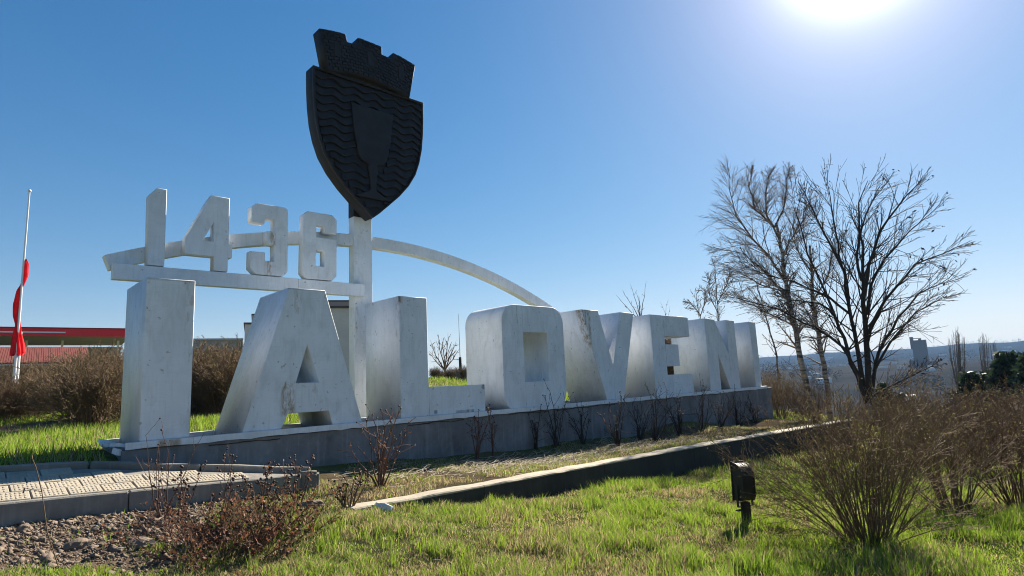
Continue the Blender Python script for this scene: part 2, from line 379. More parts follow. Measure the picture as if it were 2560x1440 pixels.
def ground_h(x, y):
    x = np.asarray(x, float); y = np.asarray(y, float); r = np.hypot(x, y)
    k = np.minimum(1, 58 / np.maximum(r, .01)); xc, yc = x * k, y * k
    lo, up = FL(xc, yc), FU(xc, yc)
    dl = .2 + 1.7 * (1 - sstep(3.2, 4.6, x)) + 3.5 * sstep(19.5, 26, x)
    wgt = sstep(0, 1, (y - 6.69) / dl)
    z = lo * (1 - wgt) + up * wgt
    z = z + (fbm(x * 1.1, y * 1.1, 3) - .5) * .09 + (fbm(x * 5, y * 5, 9, 3) - .5) * .035
    # bed under the paving
    inside = (x < 3.8) & (y > 8.45) & (y < far_edge_y(x)) & (x > -6)
    z = np.where(inside, pave_z(x, y) - .16, z)
    az = np.degrees(np.arctan2(x, y))
    right = np.where(x > 0, sstep(50, 64, az), 0.0); right = np.where((az < 0) | (az > 150), 0, right)
    hf = np.interp(r, PROF_R, PROF_H)
    ridge = (fbm(az * .35, az * 0 + 3.3, 21, 4) - .5) * 2
    hf = hf + ridge * np.interp(r, [900, 1800, 2250], [0, 4, 7]) + (fbm(x / 240, y / 240, 31) - .5) * np.interp(r, [60, 400, 1500], [0, 4, 18])
    hf = hf + np.interp(az, [60, 70, 80, 90], [-6, -1, 3, 7]) * np.interp(r, [900, 2200], [0, 1])
    fl = np.interp(r, [60, 300, 6500], [1.4, -1, -8])
    t = sstep(48, 85, r)
    return z * (1 - t) + (hf * right + fl * (1 - right)) * t
def soil_zone(x, y):
    n = fbm(x * 1.3, y * 1.3, 55) - .5
    return sstep(6.2, 6.7, y + 1.6 * n) * (1 - sstep(2.2, 3.0, x + 1.4 * n)) * (1 - sstep(8.5, 8.8, y))
def bank_zone(x, y):
    r = np.hypot(x, y); a = np.degrees(np.arctan2(x, y)); n = fbm(x * .7, y * .7, 58) - .5
    return sstep(16.6, 17.2, r + 2.2 * n) * (1 - sstep(19.6, 20.4, r + 2.2 * n)) * (1 - sstep(7.2, 9, a + 3 * n)) * sstep(-8, -5, a)
def gz(x, y): return float(ground_h(np.array([x]), np.array([y]))[0])
def on_ground(px, r, dy=0):
    """point on the ground on the vertical plane through image column px, at horizontal range r"""
    d = ray(px, 950); h = math.hypot(d.x, d.y); x, y = d.x / h * r, d.y / h * r
    return Vector((x, y, gz(x, y) + dy))

def build_ground():
    rs = [0.3]
    while rs[-1] < 12.5: rs.append(rs[-1] + .11)
    while rs[-1] < 6500: rs.append(rs[-1] * 1.022)
    az = np.r_[np.arange(-6, 94, .42), np.arange(94, 354, 5.2)]
    A = np.radians(az); R = np.array(rs); X = np.outer(R, np.sin(A)); Y = np.outer(R, np.cos(A)); Z = ground_h(X, Y)
    nr, na = X.shape; V = np.stack([X, Y, Z], -1).reshape(-1, 3)
    i, j = np.meshgrid(np.arange(nr - 1), np.arange(na), indexing='ij'); j2 = (j + 1) % na
    F = np.stack([i * na + j, i * na + j2, (i + 1) * na + j2, (i + 1) * na + j], -1).reshape(-1, 4)[:, ::-1]
    V = np.vstack([V, [[0, 0, gz(0, 0)]]])
    rr = np.hypot(V[:, 0], V[:, 1]); far = sstep(55, 140, rr)
    x, y = V[:, 0], V[:, 1]
    bare = soil_zone(x, y)
    bare = np.maximum(bare, .8 * (1 - sstep(9.5, 10.2, y)) * sstep(6.9, 7.1, y) * sstep(3.6, 4, x))
    azd = np.degrees(np.arctan2(x, y)); bare = np.maximum(bare, bank_zone(x, y))
    hillw = sstep(850, 1500, rr)
    tint = np.stack([far, bare, hillw, far * 0 + 1], -1)
    me = np_mesh('ground', V, F, 4, True, tint)
    return tag(link('ground', me, M_GROUND), kind='structure')
build_ground()

# ------------------------------------------------------------------ outlines extruded into letters
def outline_mesh(name, loops, y0, y1, bev=.008, rough=0):
    cu = bpy.data.curves.new(name, 'CURVE'); cu.dimensions = '2D'; cu.fill_mode = 'BOTH'
    for L in loops:
        sp = cu.splines.new('POLY'); sp.points.add(len(L) - 1); sp.use_cyclic_u = True
        for q, (a, b) in zip(sp.points, L): q.co = (a, b, 0, 1)
    cu.extrude = (y1 - y0) / 2 - bev; cu.bevel_depth = bev; cu.bevel_resolution = 0; cu.offset = -bev
    ob = bpy.data.objects.new(name + '_tmp', cu); COL.objects.link(ob)
    dg = bpy.context.evaluated_depsgraph_get()
    me = bpy.data.meshes.new_from_object(ob.evaluated_get(dg)); me.name = name
    COL.objects.unlink(ob); bpy.data.objects.remove(ob); bpy.data.curves.remove(cu)
    # curve plane XY -> world XZ, front towards -Y
    n = len(me.vertices); co = np.empty(n * 3, np.float32); me.vertices.foreach_get('co', co); co = co.reshape(-1, 3)
    ym = (y0 + y1) / 2
    out = np.stack([co[:, 0], ym - co[:, 2], co[:, 1]], -1)
    me.vertices.foreach_set('co', out.ravel().astype(np.float32)); me.update()
    return me
def arc(cx, cz, rx, rz, a0, a1, n=8):
    return [(cx + rx * math.cos(rad(a0 + (a1 - a0) * k / n)), cz + rz * math.sin(rad(a0 + (a1 - a0) * k / n))) for k in range(n + 1)]
def letter(name, loops, y0, y1, label, cat, group):
    xs = [p[0] for p in loops[0]]; zs = [p[1] for p in loops[0]]
    bx, bz = (min(xs) + max(xs)) / 2, min(zs)
    L = [[(a - bx, b - bz) for a, b in l] for l in loops]
    me = outline_mesh(name, L, 0, y1 - y0)
    o = link(name, me, M_PAINT, None, (bx, y0, bz))
    return tag(o, label, cat, group)
B, T, Y0, Y1 = .905, 3.40, 10.1, 11.43
GL = 'white block letters spelling the town name'
letter('letter', [[(2.07, B), (2.735, B), (2.735, T), (2.065, T)]], Y0, Y1, 'white block letter I at the near left end, under the horizontal beam', 'letter', GL)
o_A = letter('letter', [[(3.50 - .03, B), (4.09, B), (4.24, 1.245), (4.97, 1.245), (5.07, B), (5.66, B), (4.90, T), (4.23, T)],
        [(4.37, 1.75), (4.79, 1.75), (4.57, 2.40)]], Y0, Y1, 'white block letter A with rust on its crossbar, beneath the digit 6', 'letter', GL)
letter('letter', [[(6.465, B), (8.625, B), (8.625, 1.57), (7.135, 1.57), (7.135, T), (6.465, T)]], Y0, Y1, 'white block letter L with a long low foot, in front of the post', 'letter', GL)
Oo = arc(9.20 + .42, B + .40, .42, .40, 270, 180)[::1]
O_loop = arc(9.62, 1.36, .43, .455, 270, 180) + arc(9.62, 2.98, .42, .42, 180, 90) + arc(10.9, 2.98, .42, .42, 90, 0) + arc(10.9, 1.36, .41, .455, 0, -90)
letter('letter', [O_loop, [(9.88, 1.58), (10.70, 1.58), (10.70, 2.75), (9.88, 2.75)]], Y0, Y1, 'white block letter O with rounded corners and a rectangular hole', 'letter', GL)
letter('letter', [[(12.065, T), (12.93, B), (13.63, B), (14.40, T), (13.74, T), (13.27, 1.93), (12.76, T)]], Y0, Y1, 'white block letter V with orange rust runs down its left edge', 'letter', GL)
letter('letter', [[(15.22, B), (17.36, B), (17.36, 1.585), (15.93, 1.585), (15.93, 1.845), (16.67, 1.845), (16.67, 2.51), (15.93, 2.51), (15.93, 2.765), (17.38, 2.765), (17.38, T), (15.22, T)]],
       Y0, Y1, 'white block letter E with a shorter middle arm', 'letter', GL)
letter('letter', [[(18.42, B), (19.14, B), (19.14, 2.22), (19.83, B), (20.53, B), (20.53, T), (19.92, T), (19.92, 2.16), (19.10, T), (18.42, T)]],
       Y0, Y1, 'white block letter N with narrow dark wedges between its strokes', 'letter', GL)
letter('letter', [[(21.72, B), (22.22, B), (22.22, T), (21.72, T)]], Y0, Y1, 'white block letter I at the far right end beside the birch', 'letter', GL)

# digits on the beam
DB, D0, D1 = 3.91, 11.72, 11.94
GD = 'white digits of the founding year on the beam'
letter('digit', [[(2.395, DB), (2.66, DB), (2.65, 5.32), (2.49, 5.32), (2.37, 5.17)]], D0, D1, 'white digit 1 with a clipped top corner at the left of the beam', 'digit', GD)
letter('digit', [[(3.475, DB), (3.725, DB), (3.725, 4.185), (3.80, 4.185), (3.80, 4.445), (3.73, 4.445), (3.725, 5.35), (3.39, 5.35), (2.975, 4.47), (2.975, 4.175), (3.475, 4.175)],
                 [(3.27, 4.46), (3.46, 4.46), (3.455, 4.83)]], D0, D1, 'white digit 4 standing on the beam on one foot', 'digit', GD)
three = [(4.25, DB), (4.78, DB), (4.875, 4.01), (4.875, 4.62), (4.835, 4.665), (4.875, 4.71), (4.875, 5.24)] + arc(4.77, 5.245, .105, .105, 10, 90, 4) + [(4.24, 5.35), (4.14, 5.26), (4.14, 4.95), (4.40, 4.95), (4.405, 5.065),
         (4.595, 5.065), (4.595, 4.81), (4.45, 4.80), (4.45, 4.535), (4.595, 4.535), (4.595, 4.195), (4.42, 4.195), (4.42, 4.36), (4.135, 4.36), (4.135, 4.02)]
letter('digit', [three], D0, D1, 'white digit 3 with short hooks and rust runs at its foot', 'digit', GD)
letter('digit', [[(5.28, DB), (5.85, DB), (5.945, 4.02), (5.95, 4.82), (5.485, 4.82), (5.485, 5.08), (5.665, 5.08), (5.665, 4.94), (5.95, 4.94), (5.95, 5.25), (5.85, 5.355), (5.29, 5.355), (5.20, 5.26), (5.19, 4.02)],
                 [(5.475, 4.195), (5.665, 4.195), (5.665, 4.535), (5.475, 4.535)]], D0, D1, 'white digit 6 nearest the post, above the letter A', 'digit', GD)
# beam
t = empty('beam', (4.26, 11.72, 3.62), 'horizontal white beam carrying the digits above letters I and A', 'beam')
b = MB().box(-2.36, .84, 0, .178, 0, .27); b.bevel(.006); b.build('beam_section', M_PAINT, t)
b = MB().box(.846, 2.36, .001, .178, .001, .269); b.bevel(.006); b.build('beam_section', M_PAINT, t)
# arch
def arch():
    n = 64; xs = np.linspace(1.80, 17.2, n); bm = bmesh.new(); rows = []
    for x in xs:
        dx = x - 7.0; z = 5.07 - .0375 * dx * dx; s = -.075 * dx; nx, nz = -s, 1; L = math.hypot(nx, nz); nx /= L; nz /= L
        th = .258
        q = [(x, 11.943, z), (x - nx * th, 11.943, z - nz * th), (x - nx * th, 12.165, z - nz * th), (x, 12.165, z)]
        rows.append([bm.verts.new((a - 7.0, yy - 12.05, c)) for a, yy, c in q])
    for a, c in zip(rows[:-1], rows[1:]):
        for k in range(4): bm.faces.new((a[k], a[(k + 1) % 4], c[(k + 1) % 4], c[k]))
    bm.faces.new(rows[0][::-1]); bm.faces.new(rows[-1]); bmesh.ops.recalc_face_normals(bm, faces=list(bm.faces))
    me = bpy.data.meshes.new('arch'); bm.to_mesh(me); bm.free()
    o = link('arch', me, M_PAINT, None, (7.0, 12.05, 0))
    tag(o, 'long thin white arch sweeping over the post and down behind the letter O', 'arch')
arch()
# post
t = empty('post', (6.68, 12.02, .6), 'tall square white post with a dark top holding the coat of arms', 'post')
b = MB().box(-.225, .235, -.12, .12, 0, 4.87); b.bevel(.006); b.build('shaft', M_PAINT, t)
b = MB().box(-.226, .236, -.121, .121, 4.871, 7.6); b.build('upper_shaft', M_DARKMETAL, t)

# plinth
t = empty('plinth', (12.38, 10.8, .3), 'long dark grey rendered plinth under the white letters', 'plinth')
b = MB(); bm = b.bm
PX0, PX1 = 1.86, 22.92
def plinth_body():
    nx = 210; xs = np.linspace(PX0, PX1, nx); prof = [(-.62, .0), (0, .0), (.45, .004), (.8, -.004), (.895, .0), (.903, .02), (.903, .7), (.903, 1.38), (.895, 1.4), (0, 1.4), (-.62, 1.4)]
    V = []; F = []; m = len(prof)
    for i, x in enumerate(xs):
        for k, (z, y) in enumerate(prof):
            jz = (vnoise(x * 3, z * 3, 4) - .5) * .02 + (vnoise(x * 11, z * 11, 5) - .5) * .010
            edge = (.012 * vnoise(x * 9, 3, 8) + .03 * max(0, vnoise(x * 2.3, 9, 12) - .6)) if k in (4, 5) else 0
            V.append((x - 12.38, 10.10 + y + jz - 10.8 + (0 if k < 5 else 0), z - edge * 1.0 - .3))
    for i in range(nx - 1):
        for k in range(m - 1): F.append((i * m + k, (i + 1) * m + k, (i + 1) * m + k + 1, i * m + k + 1))
    me = bpy.data.meshes.new('plinth_body'); me.from_pydata(V, [], F + [tuple(range(m))[::-1], tuple((nx - 1) * m + k for k in range(m))])
    me.update(); return me
link('plinth_body', plinth_body(), M_PLINTH, t)
def lip(y0, y1, segs, z0=.912, z1=1.0):
    for a, c in segs:
        n = max(2, int((c - a) / .12)); V = []; F = []
        for i in range(n + 1):
            x = a + (c - a) * i / n; w1 = (vnoise(x * 6, y0 * 3, 2) - .5) * .014; dn = (vnoise(x * 5, 7.7, 3) ** 2) * .03
            for (yy, zz) in ((y0 + w1, z0 - dn), (y0 + w1 * .6, z1 - .004), (y0 + .01, z1 + w1 * .3), (y1, z1), (y1, z0)): V.append((x - 12.38, yy - 10.8, zz - .3))
        for i in range(n):
            for k in range(5): F.append((i * 5 + k, (i + 1) * 5 + k, (i + 1) * 5 + (k + 1) % 5, i * 5 + (k + 1) % 5))
        F += [(0, 1, 2, 3, 4)[::-1], tuple(n * 5 + k for k in range(5))]
        me = bpy.data.meshes.new('edge_strip'); me.from_pydata(V, [], F); me.update()
        bm = bmesh.new(); bm.from_mesh(me); bmesh.ops.recalc_face_normals(bm, faces=list(bm.faces)); bm.to_mesh(me); bm.free()
        link('edge_strip', me, M_LIP, t)
lip(10.045, 10.097, [(1.9, 5.3), (5.303, 9.1), (9.103, 12.4), (12.403, 16.2), (16.203, 19.8), (19.803, 22.5)])
lip(11.436, 11.49, [(1.9, 8), (8.003, 15), (15.003, 22.4)])
def crack(x0, x1, z0, seed, amp=.018):
    n = int((x1 - x0) / .05); V = []; F = []
    for i in range(n + 1):
        x = x0 + (x1 - x0) * i / n; z = z0 + (vnoise(x * 3, seed, seed) - .5) * amp * 2 + (vnoise(x * 14, seed, seed + 1) - .5) * amp * .7; h = .004 + .006 * vnoise(x * 5, seed, 3)
        for yy, q in ((10.083, z + h), (10.083, z - h), (10.11, z - h), (10.11, z + h)): V.append((x - 12.38, yy - 10.8, q - .3))
    for i in range(n):
        for q in range(4): F.append((i * 4 + q, (i + 1) * 4 + q, (i + 1) * 4 + (q + 1) % 4, i * 4 + (q + 1) % 4))
    me = bpy.data.meshes.new('crack'); me.from_pydata(V, [], F); me.update(); link('crack', me, M_BLACK, t)
for q in ((6.6, 8.0, .86, 5), (9.3, 10.6, .865, 9), (10.9, 13.2, .872, 12, .024), (3.0, 4.1, .85, 17, .014), (14.6, 15.9, .87, 23), (17.5, 18.9, .868, 31)): crack(*q)
# broken pieces of render at the near left end and a loose slab at the far right end
for k, (x, y, z, sx, sy, sz, a) in enumerate([(1.86, 10.3, .955, .13, .24, .04, .3), (1.83, 10.75, .96, .15, .26, .04, -.2), (1.81, 10.15, .88, .08, .10, .07, .6), (1.84, 11.2, .95, .14, .26, .04, .1)]):
    b = MB().box(-sx / 2, sx / 2, -sy / 2, sy / 2, -sz / 2, sz / 2); b.rough(.03, 5, 2)
    b.build('render_fragment', M_LIP, t, (x - 12.38, y - 10.8, z - .3), (.1 * k, .12, a))
b = MB().box(-.4, .4, -.12, .3, -.012, .012); b.rough(.012, 4, 2); b.build('loose_slab', M_LIP, t, (22.65 - 12.38, 10.2 - 10.8, .935 - .3), (.02, .03, .1))

# ------------------------------------------------------------------ coat of arms
CX = 6.71
def half_w(z):  # half width of the shield at height z
    zs = [5.38, 5.5, 5.72, 6.0, 6.3, 6.62, 6.95, 7.3, 7.7, 8.1, 8.56]; ws = [.01, .16, .40, .70, .96, 1.16, 1.28, 1.36, 1.405, 1.425, 1.43]
    return float(np.interp(z, zs, ws))
t = empty('coat_of_arms', (CX, 11.85, 5.38), 'huge dark shield emblem with waves, goblet and castle crown on the post', 'emblem')
zz = [5.38, 5.44, 5.5, 5.6, 5.72, 5.85, 6.0, 6.15, 6.3, 6.46, 6.62, 6.78, 6.95, 7.12, 7.3, 7.5, 7.7, 7.9, 8.1, 8.56]
loop = [(half_w(z), z - 5.38) for z in zz] + [(-half_w(z), z - 5.38) for z in zz[::-1]]
link('shield_plate', outline_mesh('shield_plate', [loop], 11.53 - 11.85, 0, .012), M_DARKMETAL, t)
# rim
def rim():
    L = [(half_w(z), z - 5.38) for z in zz]; L = L + [(-a, b) for a, b in L[::-1]]
    inn = [(a * (1 - .045 / max(abs(a), .2)), min(b, 3.13) + (.05 if b < .2 else 0)) for a, b in L]
    return outline_mesh('rim', [L, inn], 11.47 - 11.85, 11.535 - 11.85, .004)
link('rim', rim(), M_DARKMETAL, t)
gob = [(.54, 7.96), (.47, 7.3), (.36, 6.78), (.26, 6.66), (.10, 6.62), (.12, 6.5), (.09, 6.35), (.065, 6.05), (.10, 5.98), (.45, 5.82)]
def gob_w(z): return float(np.interp(z, [g[1] for g in gob][::-1], [g[0] for g in gob][::-1])) if 5.82 < z < 7.96 else 0
L = [(a, b - 5.38) for a, b in gob]; L = L + [(-a, b) for a, b in L[::-1]]
link('goblet', outline_mesh('goblet', [L], 11.445 - 11.85, 11.53 - 11.85, .006), M_DARKMETAL, t)
def wave_curve(x, k): return .045 * math.sin(x * 12.2 + .5 + (k % 2) * .35) + .012 * math.sin(x * 5 + k)
row = .182
for k in range(17):
    ztop = 8.53 - k * row; zbot = ztop - row
    if zbot < 5.5: break
    for side in (-1, 1, 0):
        hw = min(half_w(max(5.45, ztop + .02)), half_w(max(5.45, zbot - .05))) - .05
        gw = max(gob_w(ztop), gob_w(zbot), gob_w((ztop + zbot) / 2))
        if gw > 0 and side == 0: continue
        if gw == 0 and side != 0: continue
        x0, x1 = (-hw, hw) if side == 0 else ((gw - .005, hw) if side > 0 else (-hw, -gw + .005))
        if x1 - x0 < .08: continue
        n = max(3, int((x1 - x0) / .045)); V = []; F = []
        for i in range(n + 1):
            x = x0 + (x1 - x0) * i / n
            zt = min(ztop + wave_curve(x, k), 8.5); zb = zbot + wave_curve(x, k + 1)
            for (yy, z) in ((11.528, zt), (11.525, zt), (11.475, zb + .02), (11.482, zb), (11.53, zb)): V.append((x, yy - 11.85, z - 5.38))
        for i in range(n):
            for q in range(4): F.append((i * 5 + q, i * 5 + q + 1, (i + 1) * 5 + q + 1, (i + 1) * 5 + q))
        F += [(0, 1, 2, 3, 4), tuple(n * 5 + q for q in range(5))[::-1]]
        me = bpy.data.meshes.new('wave'); me.from_pydata(V, [], F); me.update()
        link('wave', me, M_DARKMETAL, t)
# castle crown
def crown_pt(u, v):
    """u across -1..1, v 0..1 up; fan with arched rows"""
    hw = 1.06 + .19 * v; cxo = 6.63 - CX
    z = 8.50 + .93 * v + (.17 - .02 * v) * (1 - u * u)
    return (cxo + u * hw, z - 5.38)
cl = [crown_pt(-1 + 2 * i / 16, 0) for i in range(17)]
top = []
def mer(u0, u1, v): return [crown_pt(u0 + (u1 - u0) * i / 5, v) for i in range(6)]
top += mer(1, .5, 1) + mer(.48, .26, .80)[::5] + mer(.25, -.25, 1) + mer(-.26, -.48, .80)[::5] + mer(-.5, -1, 1)
cr = link('crown', outline_mesh('crown', [cl + top], 11.40 - 11.85, 11.72 - 11.85, .008), M_DARKMETAL, t)
bk = {}
wins = [(-.72, .52), (0, .5), (.72, .52)]
for rI in range(12):
    v0 = .02 + rI * .082
    if v0 > .94: break
    v1 = v0 + .068
    nb = 17
    for i in range(nb + 1):
        u0 = -1 + 2 * (i - (.5 if rI % 2 else 0)) / nb + .008; u1 = u0 + 2 / nb - .018
        u0, u1 = max(u0, -.985), min(u1, .985)
        if u1 - u0 < .03: continue
        um = (u0 + u1) / 2
        if v1 > .78 and (.24 < abs(um) < .52 or .24 < abs(u0) < .51 or .24 < abs(u1) < .51): continue
        if any(abs(um - wu) < .10 and .30 < v0 < .68 for wu, _ in wins): continue
        q = [crown_pt(u0, v0), crown_pt(u1, v0), crown_pt(u1, v1), crown_pt(u0, v1)]
        yf = 11.385 - 11.85 - rnd.random() * .006; cx0 = sum(a for a, _ in q) / 4; cz0 = sum(b for _, b in q) / 4
        me = bpy.data.meshes.new('brick'); s = .93
        V = [(a - cx0, .02, b - cz0) for a, b in q] + [((a - cx0) * s, 0, (b - cz0) * s) for a, b in q]
        me.from_pydata(V, [], [(0, 1, 5, 4), (1, 2, 6, 5), (2, 3, 7, 6), (3, 0, 4, 7), (4, 5, 6, 7)]); me.update()
        link('brick', me, M_DARKMETAL, cr, (cx0, yf, cz0))
for wu, wv in wins:
    a, c = crown_pt(wu, wv); r = .075
    L = [(a - r, c - .16), (a + r, c - .16)] + arc(a, c + .1, r, r, 0, 180, 8)
    link('window_relief', outline_mesh('window_relief', [L], 11.375 - 11.85, 11.41 - 11.85, .004), M_DARKMETAL, cr)

# ------------------------------------------------------------------ low retaining wall
t = empty('retaining_wall', (3.7, 6.79, .2), 'low concrete wall with a pale worn top crossing the lawn', 'wall')
def cap_z(x): return float(np.interp(x, [2.9, 3.68, 4.4, 5.6, 7.7, 10.7, 13.6, 19.3, 22], [.20, .22, .205, .19, .165, .13, .08, -.03, -.1]))
segs = [(3.6, 5.6), (5.61, 8.3), (8.31, 11.2), (11.21, 14.0), (14.01, 17.0), (17.01, 20.6)]
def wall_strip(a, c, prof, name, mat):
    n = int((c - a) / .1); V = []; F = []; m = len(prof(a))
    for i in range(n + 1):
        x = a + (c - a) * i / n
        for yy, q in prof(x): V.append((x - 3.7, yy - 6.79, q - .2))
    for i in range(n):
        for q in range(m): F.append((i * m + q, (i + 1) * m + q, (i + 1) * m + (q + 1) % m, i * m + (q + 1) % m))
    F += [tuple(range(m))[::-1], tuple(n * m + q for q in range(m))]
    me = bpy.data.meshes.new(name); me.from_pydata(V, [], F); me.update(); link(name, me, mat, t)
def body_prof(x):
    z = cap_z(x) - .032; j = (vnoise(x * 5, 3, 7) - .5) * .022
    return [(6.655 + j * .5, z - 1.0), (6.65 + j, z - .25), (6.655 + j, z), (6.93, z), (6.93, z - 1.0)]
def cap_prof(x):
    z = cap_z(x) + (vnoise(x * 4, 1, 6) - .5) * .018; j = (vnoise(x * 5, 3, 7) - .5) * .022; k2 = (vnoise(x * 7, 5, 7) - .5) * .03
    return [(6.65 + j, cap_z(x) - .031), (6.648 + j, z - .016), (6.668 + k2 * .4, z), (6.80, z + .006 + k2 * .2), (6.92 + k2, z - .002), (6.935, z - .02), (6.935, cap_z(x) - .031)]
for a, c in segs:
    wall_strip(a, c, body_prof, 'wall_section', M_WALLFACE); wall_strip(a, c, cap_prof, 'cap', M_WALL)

# ------------------------------------------------------------------ paving with kerbs
pv = empty('paving', (1.5, 8.8, .5), 'pointed path of ribbed beige concrete pavers between two kerbs', 'paving', None); tag(pv, kind='structure'); del pv['category']; del pv['label']
def paver_mesh(w, d):
    b = MB(); b.box(-w / 2, w / 2, -d / 2, d / 2, -.06, 0); b.bevel(.006)
    n = 7
    for r_ in (-1, 0, 1):
        for i in range(n):
            x = (-.5 + (i + .5) / n) * w * .86; y = r_ * d * .3
            b.box(x - .006, x + .006, y - d * .09, y + d * .09, -.002, .005)
    bmesh.ops.recalc_face_normals(b.bm, faces=list(b.bm.faces)); me = bpy.data.meshes.new('paver'); b.bm.to_mesh(me); b.bm.free(); me.materials.append(M_PAVER); return me
PW, PD = .33, .33
pm = paver_mesh(PW - .012, PD - .012); pm2 = paver_mesh(PW - .016, PD - .014)
slope = (math.atan(.139), math.atan(.045), 0)
ang = rad(-6)
for i in range(-16, 14):
    for j in range(0, 18):
        x = -1 + i * PW + j * .02; y = 8.52 + (j + .5) * PD
        x = .6 + i * PW + (PW / 2 if j % 2 else 0)
        if x > 3.7 or x < -3.5: continue
        if y + PD / 2 > far_edge_y(x + PW * .4) - .02: continue
        o = link('paver', pm if rnd.random() < .6 else pm2, None, pv, (x - 1.5, y - 8.8, float(pave_z(x, y)) - .5 + rnd.uniform(-.006, .004)), (slope[0] + rnd.uniform(-.012, .012), slope[1] + rnd.uniform(-.012, .012), rnd.uniform(-.012, .012)))
# cut pieces along the far kerb
bd = MB(); L = [(3.72, 8.5)] + [(x, float(far_edge_y(x)) - .05) for x in np.arange(3.6, -3.6, -.3)] + [(-3.6, 8.5)]
A = [bd.bm.verts.new((x - 1.5, y - 8.8, float(pave_z(x, y)) - .5 - .022)) for x, y in L]; bd.bm.faces.new(A); bmesh.ops.triangulate(bd.bm, faces=list(bd.bm.faces))
bd.build('paving_bed', M_KERB, pv)
def kerb_run(pts, wd, hgt, gap, top_off, lens, name='kerb_stone'):
    """stones laid along a polyline"""
    P = [Vector((x, y)) for x, y in pts]; tot = sum((b - a).length for a, b in zip(P[:-1], P[1:])); s = 0; i = 0
    def at(s):
        for a, b in zip(P[:-1], P[1:]):
            l = (b - a).length
            if s <= l or b is P[-1]: return a + (b - a) * (s / l)
            s -= l
    while s < tot - .1:
        ln = min(lens[i % len(lens)], tot - s); p, q = at(s), at(min(s + ln - gap, tot)); d = q - p; n = Vector((-d.y, d.x)).normalized() * wd
        zp, zq = float(pave_z(p.x, p.y)) + top_off, float(pave_z(q.x, q.y)) + top_off
        b = MB(); c = (p + q) / 2 + n / 2; cz = (zp + zq) / 2
        vs = []
        for (u, z) in ((p, zp), (q, zq)):
            for k in (0, 1):
                w_ = u + n * k
                for dz in (0, -hgt): vs.append(b.bm.verts.new((w_.x - c.x, w_.y - c.y, z + dz - cz)))
        for f in ((0, 1, 3, 2), (4, 6, 7, 5), (0, 4, 5, 1), (2, 3, 7, 6), (0, 2, 6, 4), (1, 5, 7, 3)): b.bm.faces.new([vs[k] for k in f])
        b.bevel(.014); b.rough(.012, 7, 2)
        b.build(name, M_KERB, pv, (c.x - 1.5, c.y - 8.8, cz - .5)); s += ln; i += 1
kerb_run([(-3.4, 8.38), (3.72, 8.36)], .11, .42, .012, .012, [1.55, 2.0, 1.5, 2.4])
kerb_run([(3.9, 8.50), (1.85, 9.62), (1.45, 9.86), (.9, 9.95), (-4, 9.97)], -.10, .3, .015, .06, [1.45, 1.35, 1.2, 1.5])
b = MB().box(-.16, .14, -.12, .1, -.4, .055); b.bevel(.03, 2); b.rough(.02, 7, 1); b.build('kerb_end', M_KERB, pv, (3.86 - 1.5, 8.46 - 8.8, .42 - .5), (0, 0, -.5))

# ------------------------------------------------------------------ branch tools
class Segs:
    def __init__(s): s.a = []
    def add(s, p, q, r0, r1): s.a.append((p.x, p.y, p.z, q.x, q.y, q.z, r0, r1))
    def mesh(s, name, n=3, origin=Vector((0, 0, 0))):
        A = np.array(s.a, np.float64)
        p, q = A[:, :3] - np.array(origin), A[:, 3:6] - np.array(origin)
        d = q - p; L = np.linalg.norm(d, axis=1, keepdims=True); d = d / np.maximum(L, 1e-9)
        up = np.where(np.abs(d[:, 2:3]) > .9, np.array([[1., 0, 0]]), np.array([[0, 0, 1.]]))
        u = np.cross(d, up); u /= np.maximum(np.linalg.norm(u, axis=1, keepdims=True), 1e-9); v = np.cross(d, u)
        q = q + d * np.minimum(A[:, 7:8] * .6, L * .2)
        V = []
        for base, r in ((p, A[:, 6]), (q, A[:, 7])):
            for k in range(n):
                an = 2 * math.pi * k / n
                V.append(base + (u * math.cos(an) + v * math.sin(an)) * r[:, None])
        V = np.stack(V, 1).reshape(-1, 3); m = len(A)
        off = (np.arange(m) * 2 * n)[:, None]
        F = []
        for k in range(n):
            k2 = (k + 1) % n
            F.append(np.concatenate([off + k, off + k2, off + n + k2, off + n + k], 1))
        return np_mesh(name, V, np.concatenate(F), 4, n > 4)
def rv(R, s=1.0): return Vector((R.gauss(0, s), R.gauss(0, s), R.gauss(0, s)))
def grow(S, R, p, d, L, r, lvl, kids, step=.25, wander=.16, droop=0.0, up=0.0, tips=None, rmin=.0015, spread=.75, shrink=.5, t0=.2):
    n = max(2, int(L / step)); sl_ = L / n; d = d.normalized(); pts = [p.copy()]; ds = [d.copy()]
    for i in range(n):
        d = (d + rv(R, wander) + Vector((0, 0, up - droop * (i + 1) / n))).normalized(); q = p + d * sl_
        ra, rb = r * (1 - i / n * .8), r * (1 - (i + 1) / n * .8)
        S[min(lvl, len(S) - 1)].add(p, q, max(ra, rmin), max(rb, rmin)); p = q; pts.append(p.copy()); ds.append(d.copy())
    if tips is not None: tips.append((pts[-1], ds[-1], lvl))
    if lvl < len(kids):
        for k in range(kids[lvl]):
            tt = t0 + (1 - t0) * (k + R.random()) / kids[lvl]; i = min(n - 1, int(tt * n)); f = tt * n - i
            q = pts[i].lerp(pts[i + 1], min(1, max(0, f))); nd = (ds[i] + rv(R, spread)).normalized()
            grow(S, R, q, nd, L * shrink * R.uniform(.5, 1.1) * (1.15 - .6 * tt), r * (1 - tt * .75) * .55, lvl + 1, kids, step * .7, wander * 1.2, droop, up, tips, rmin, spread, shrink, t0)
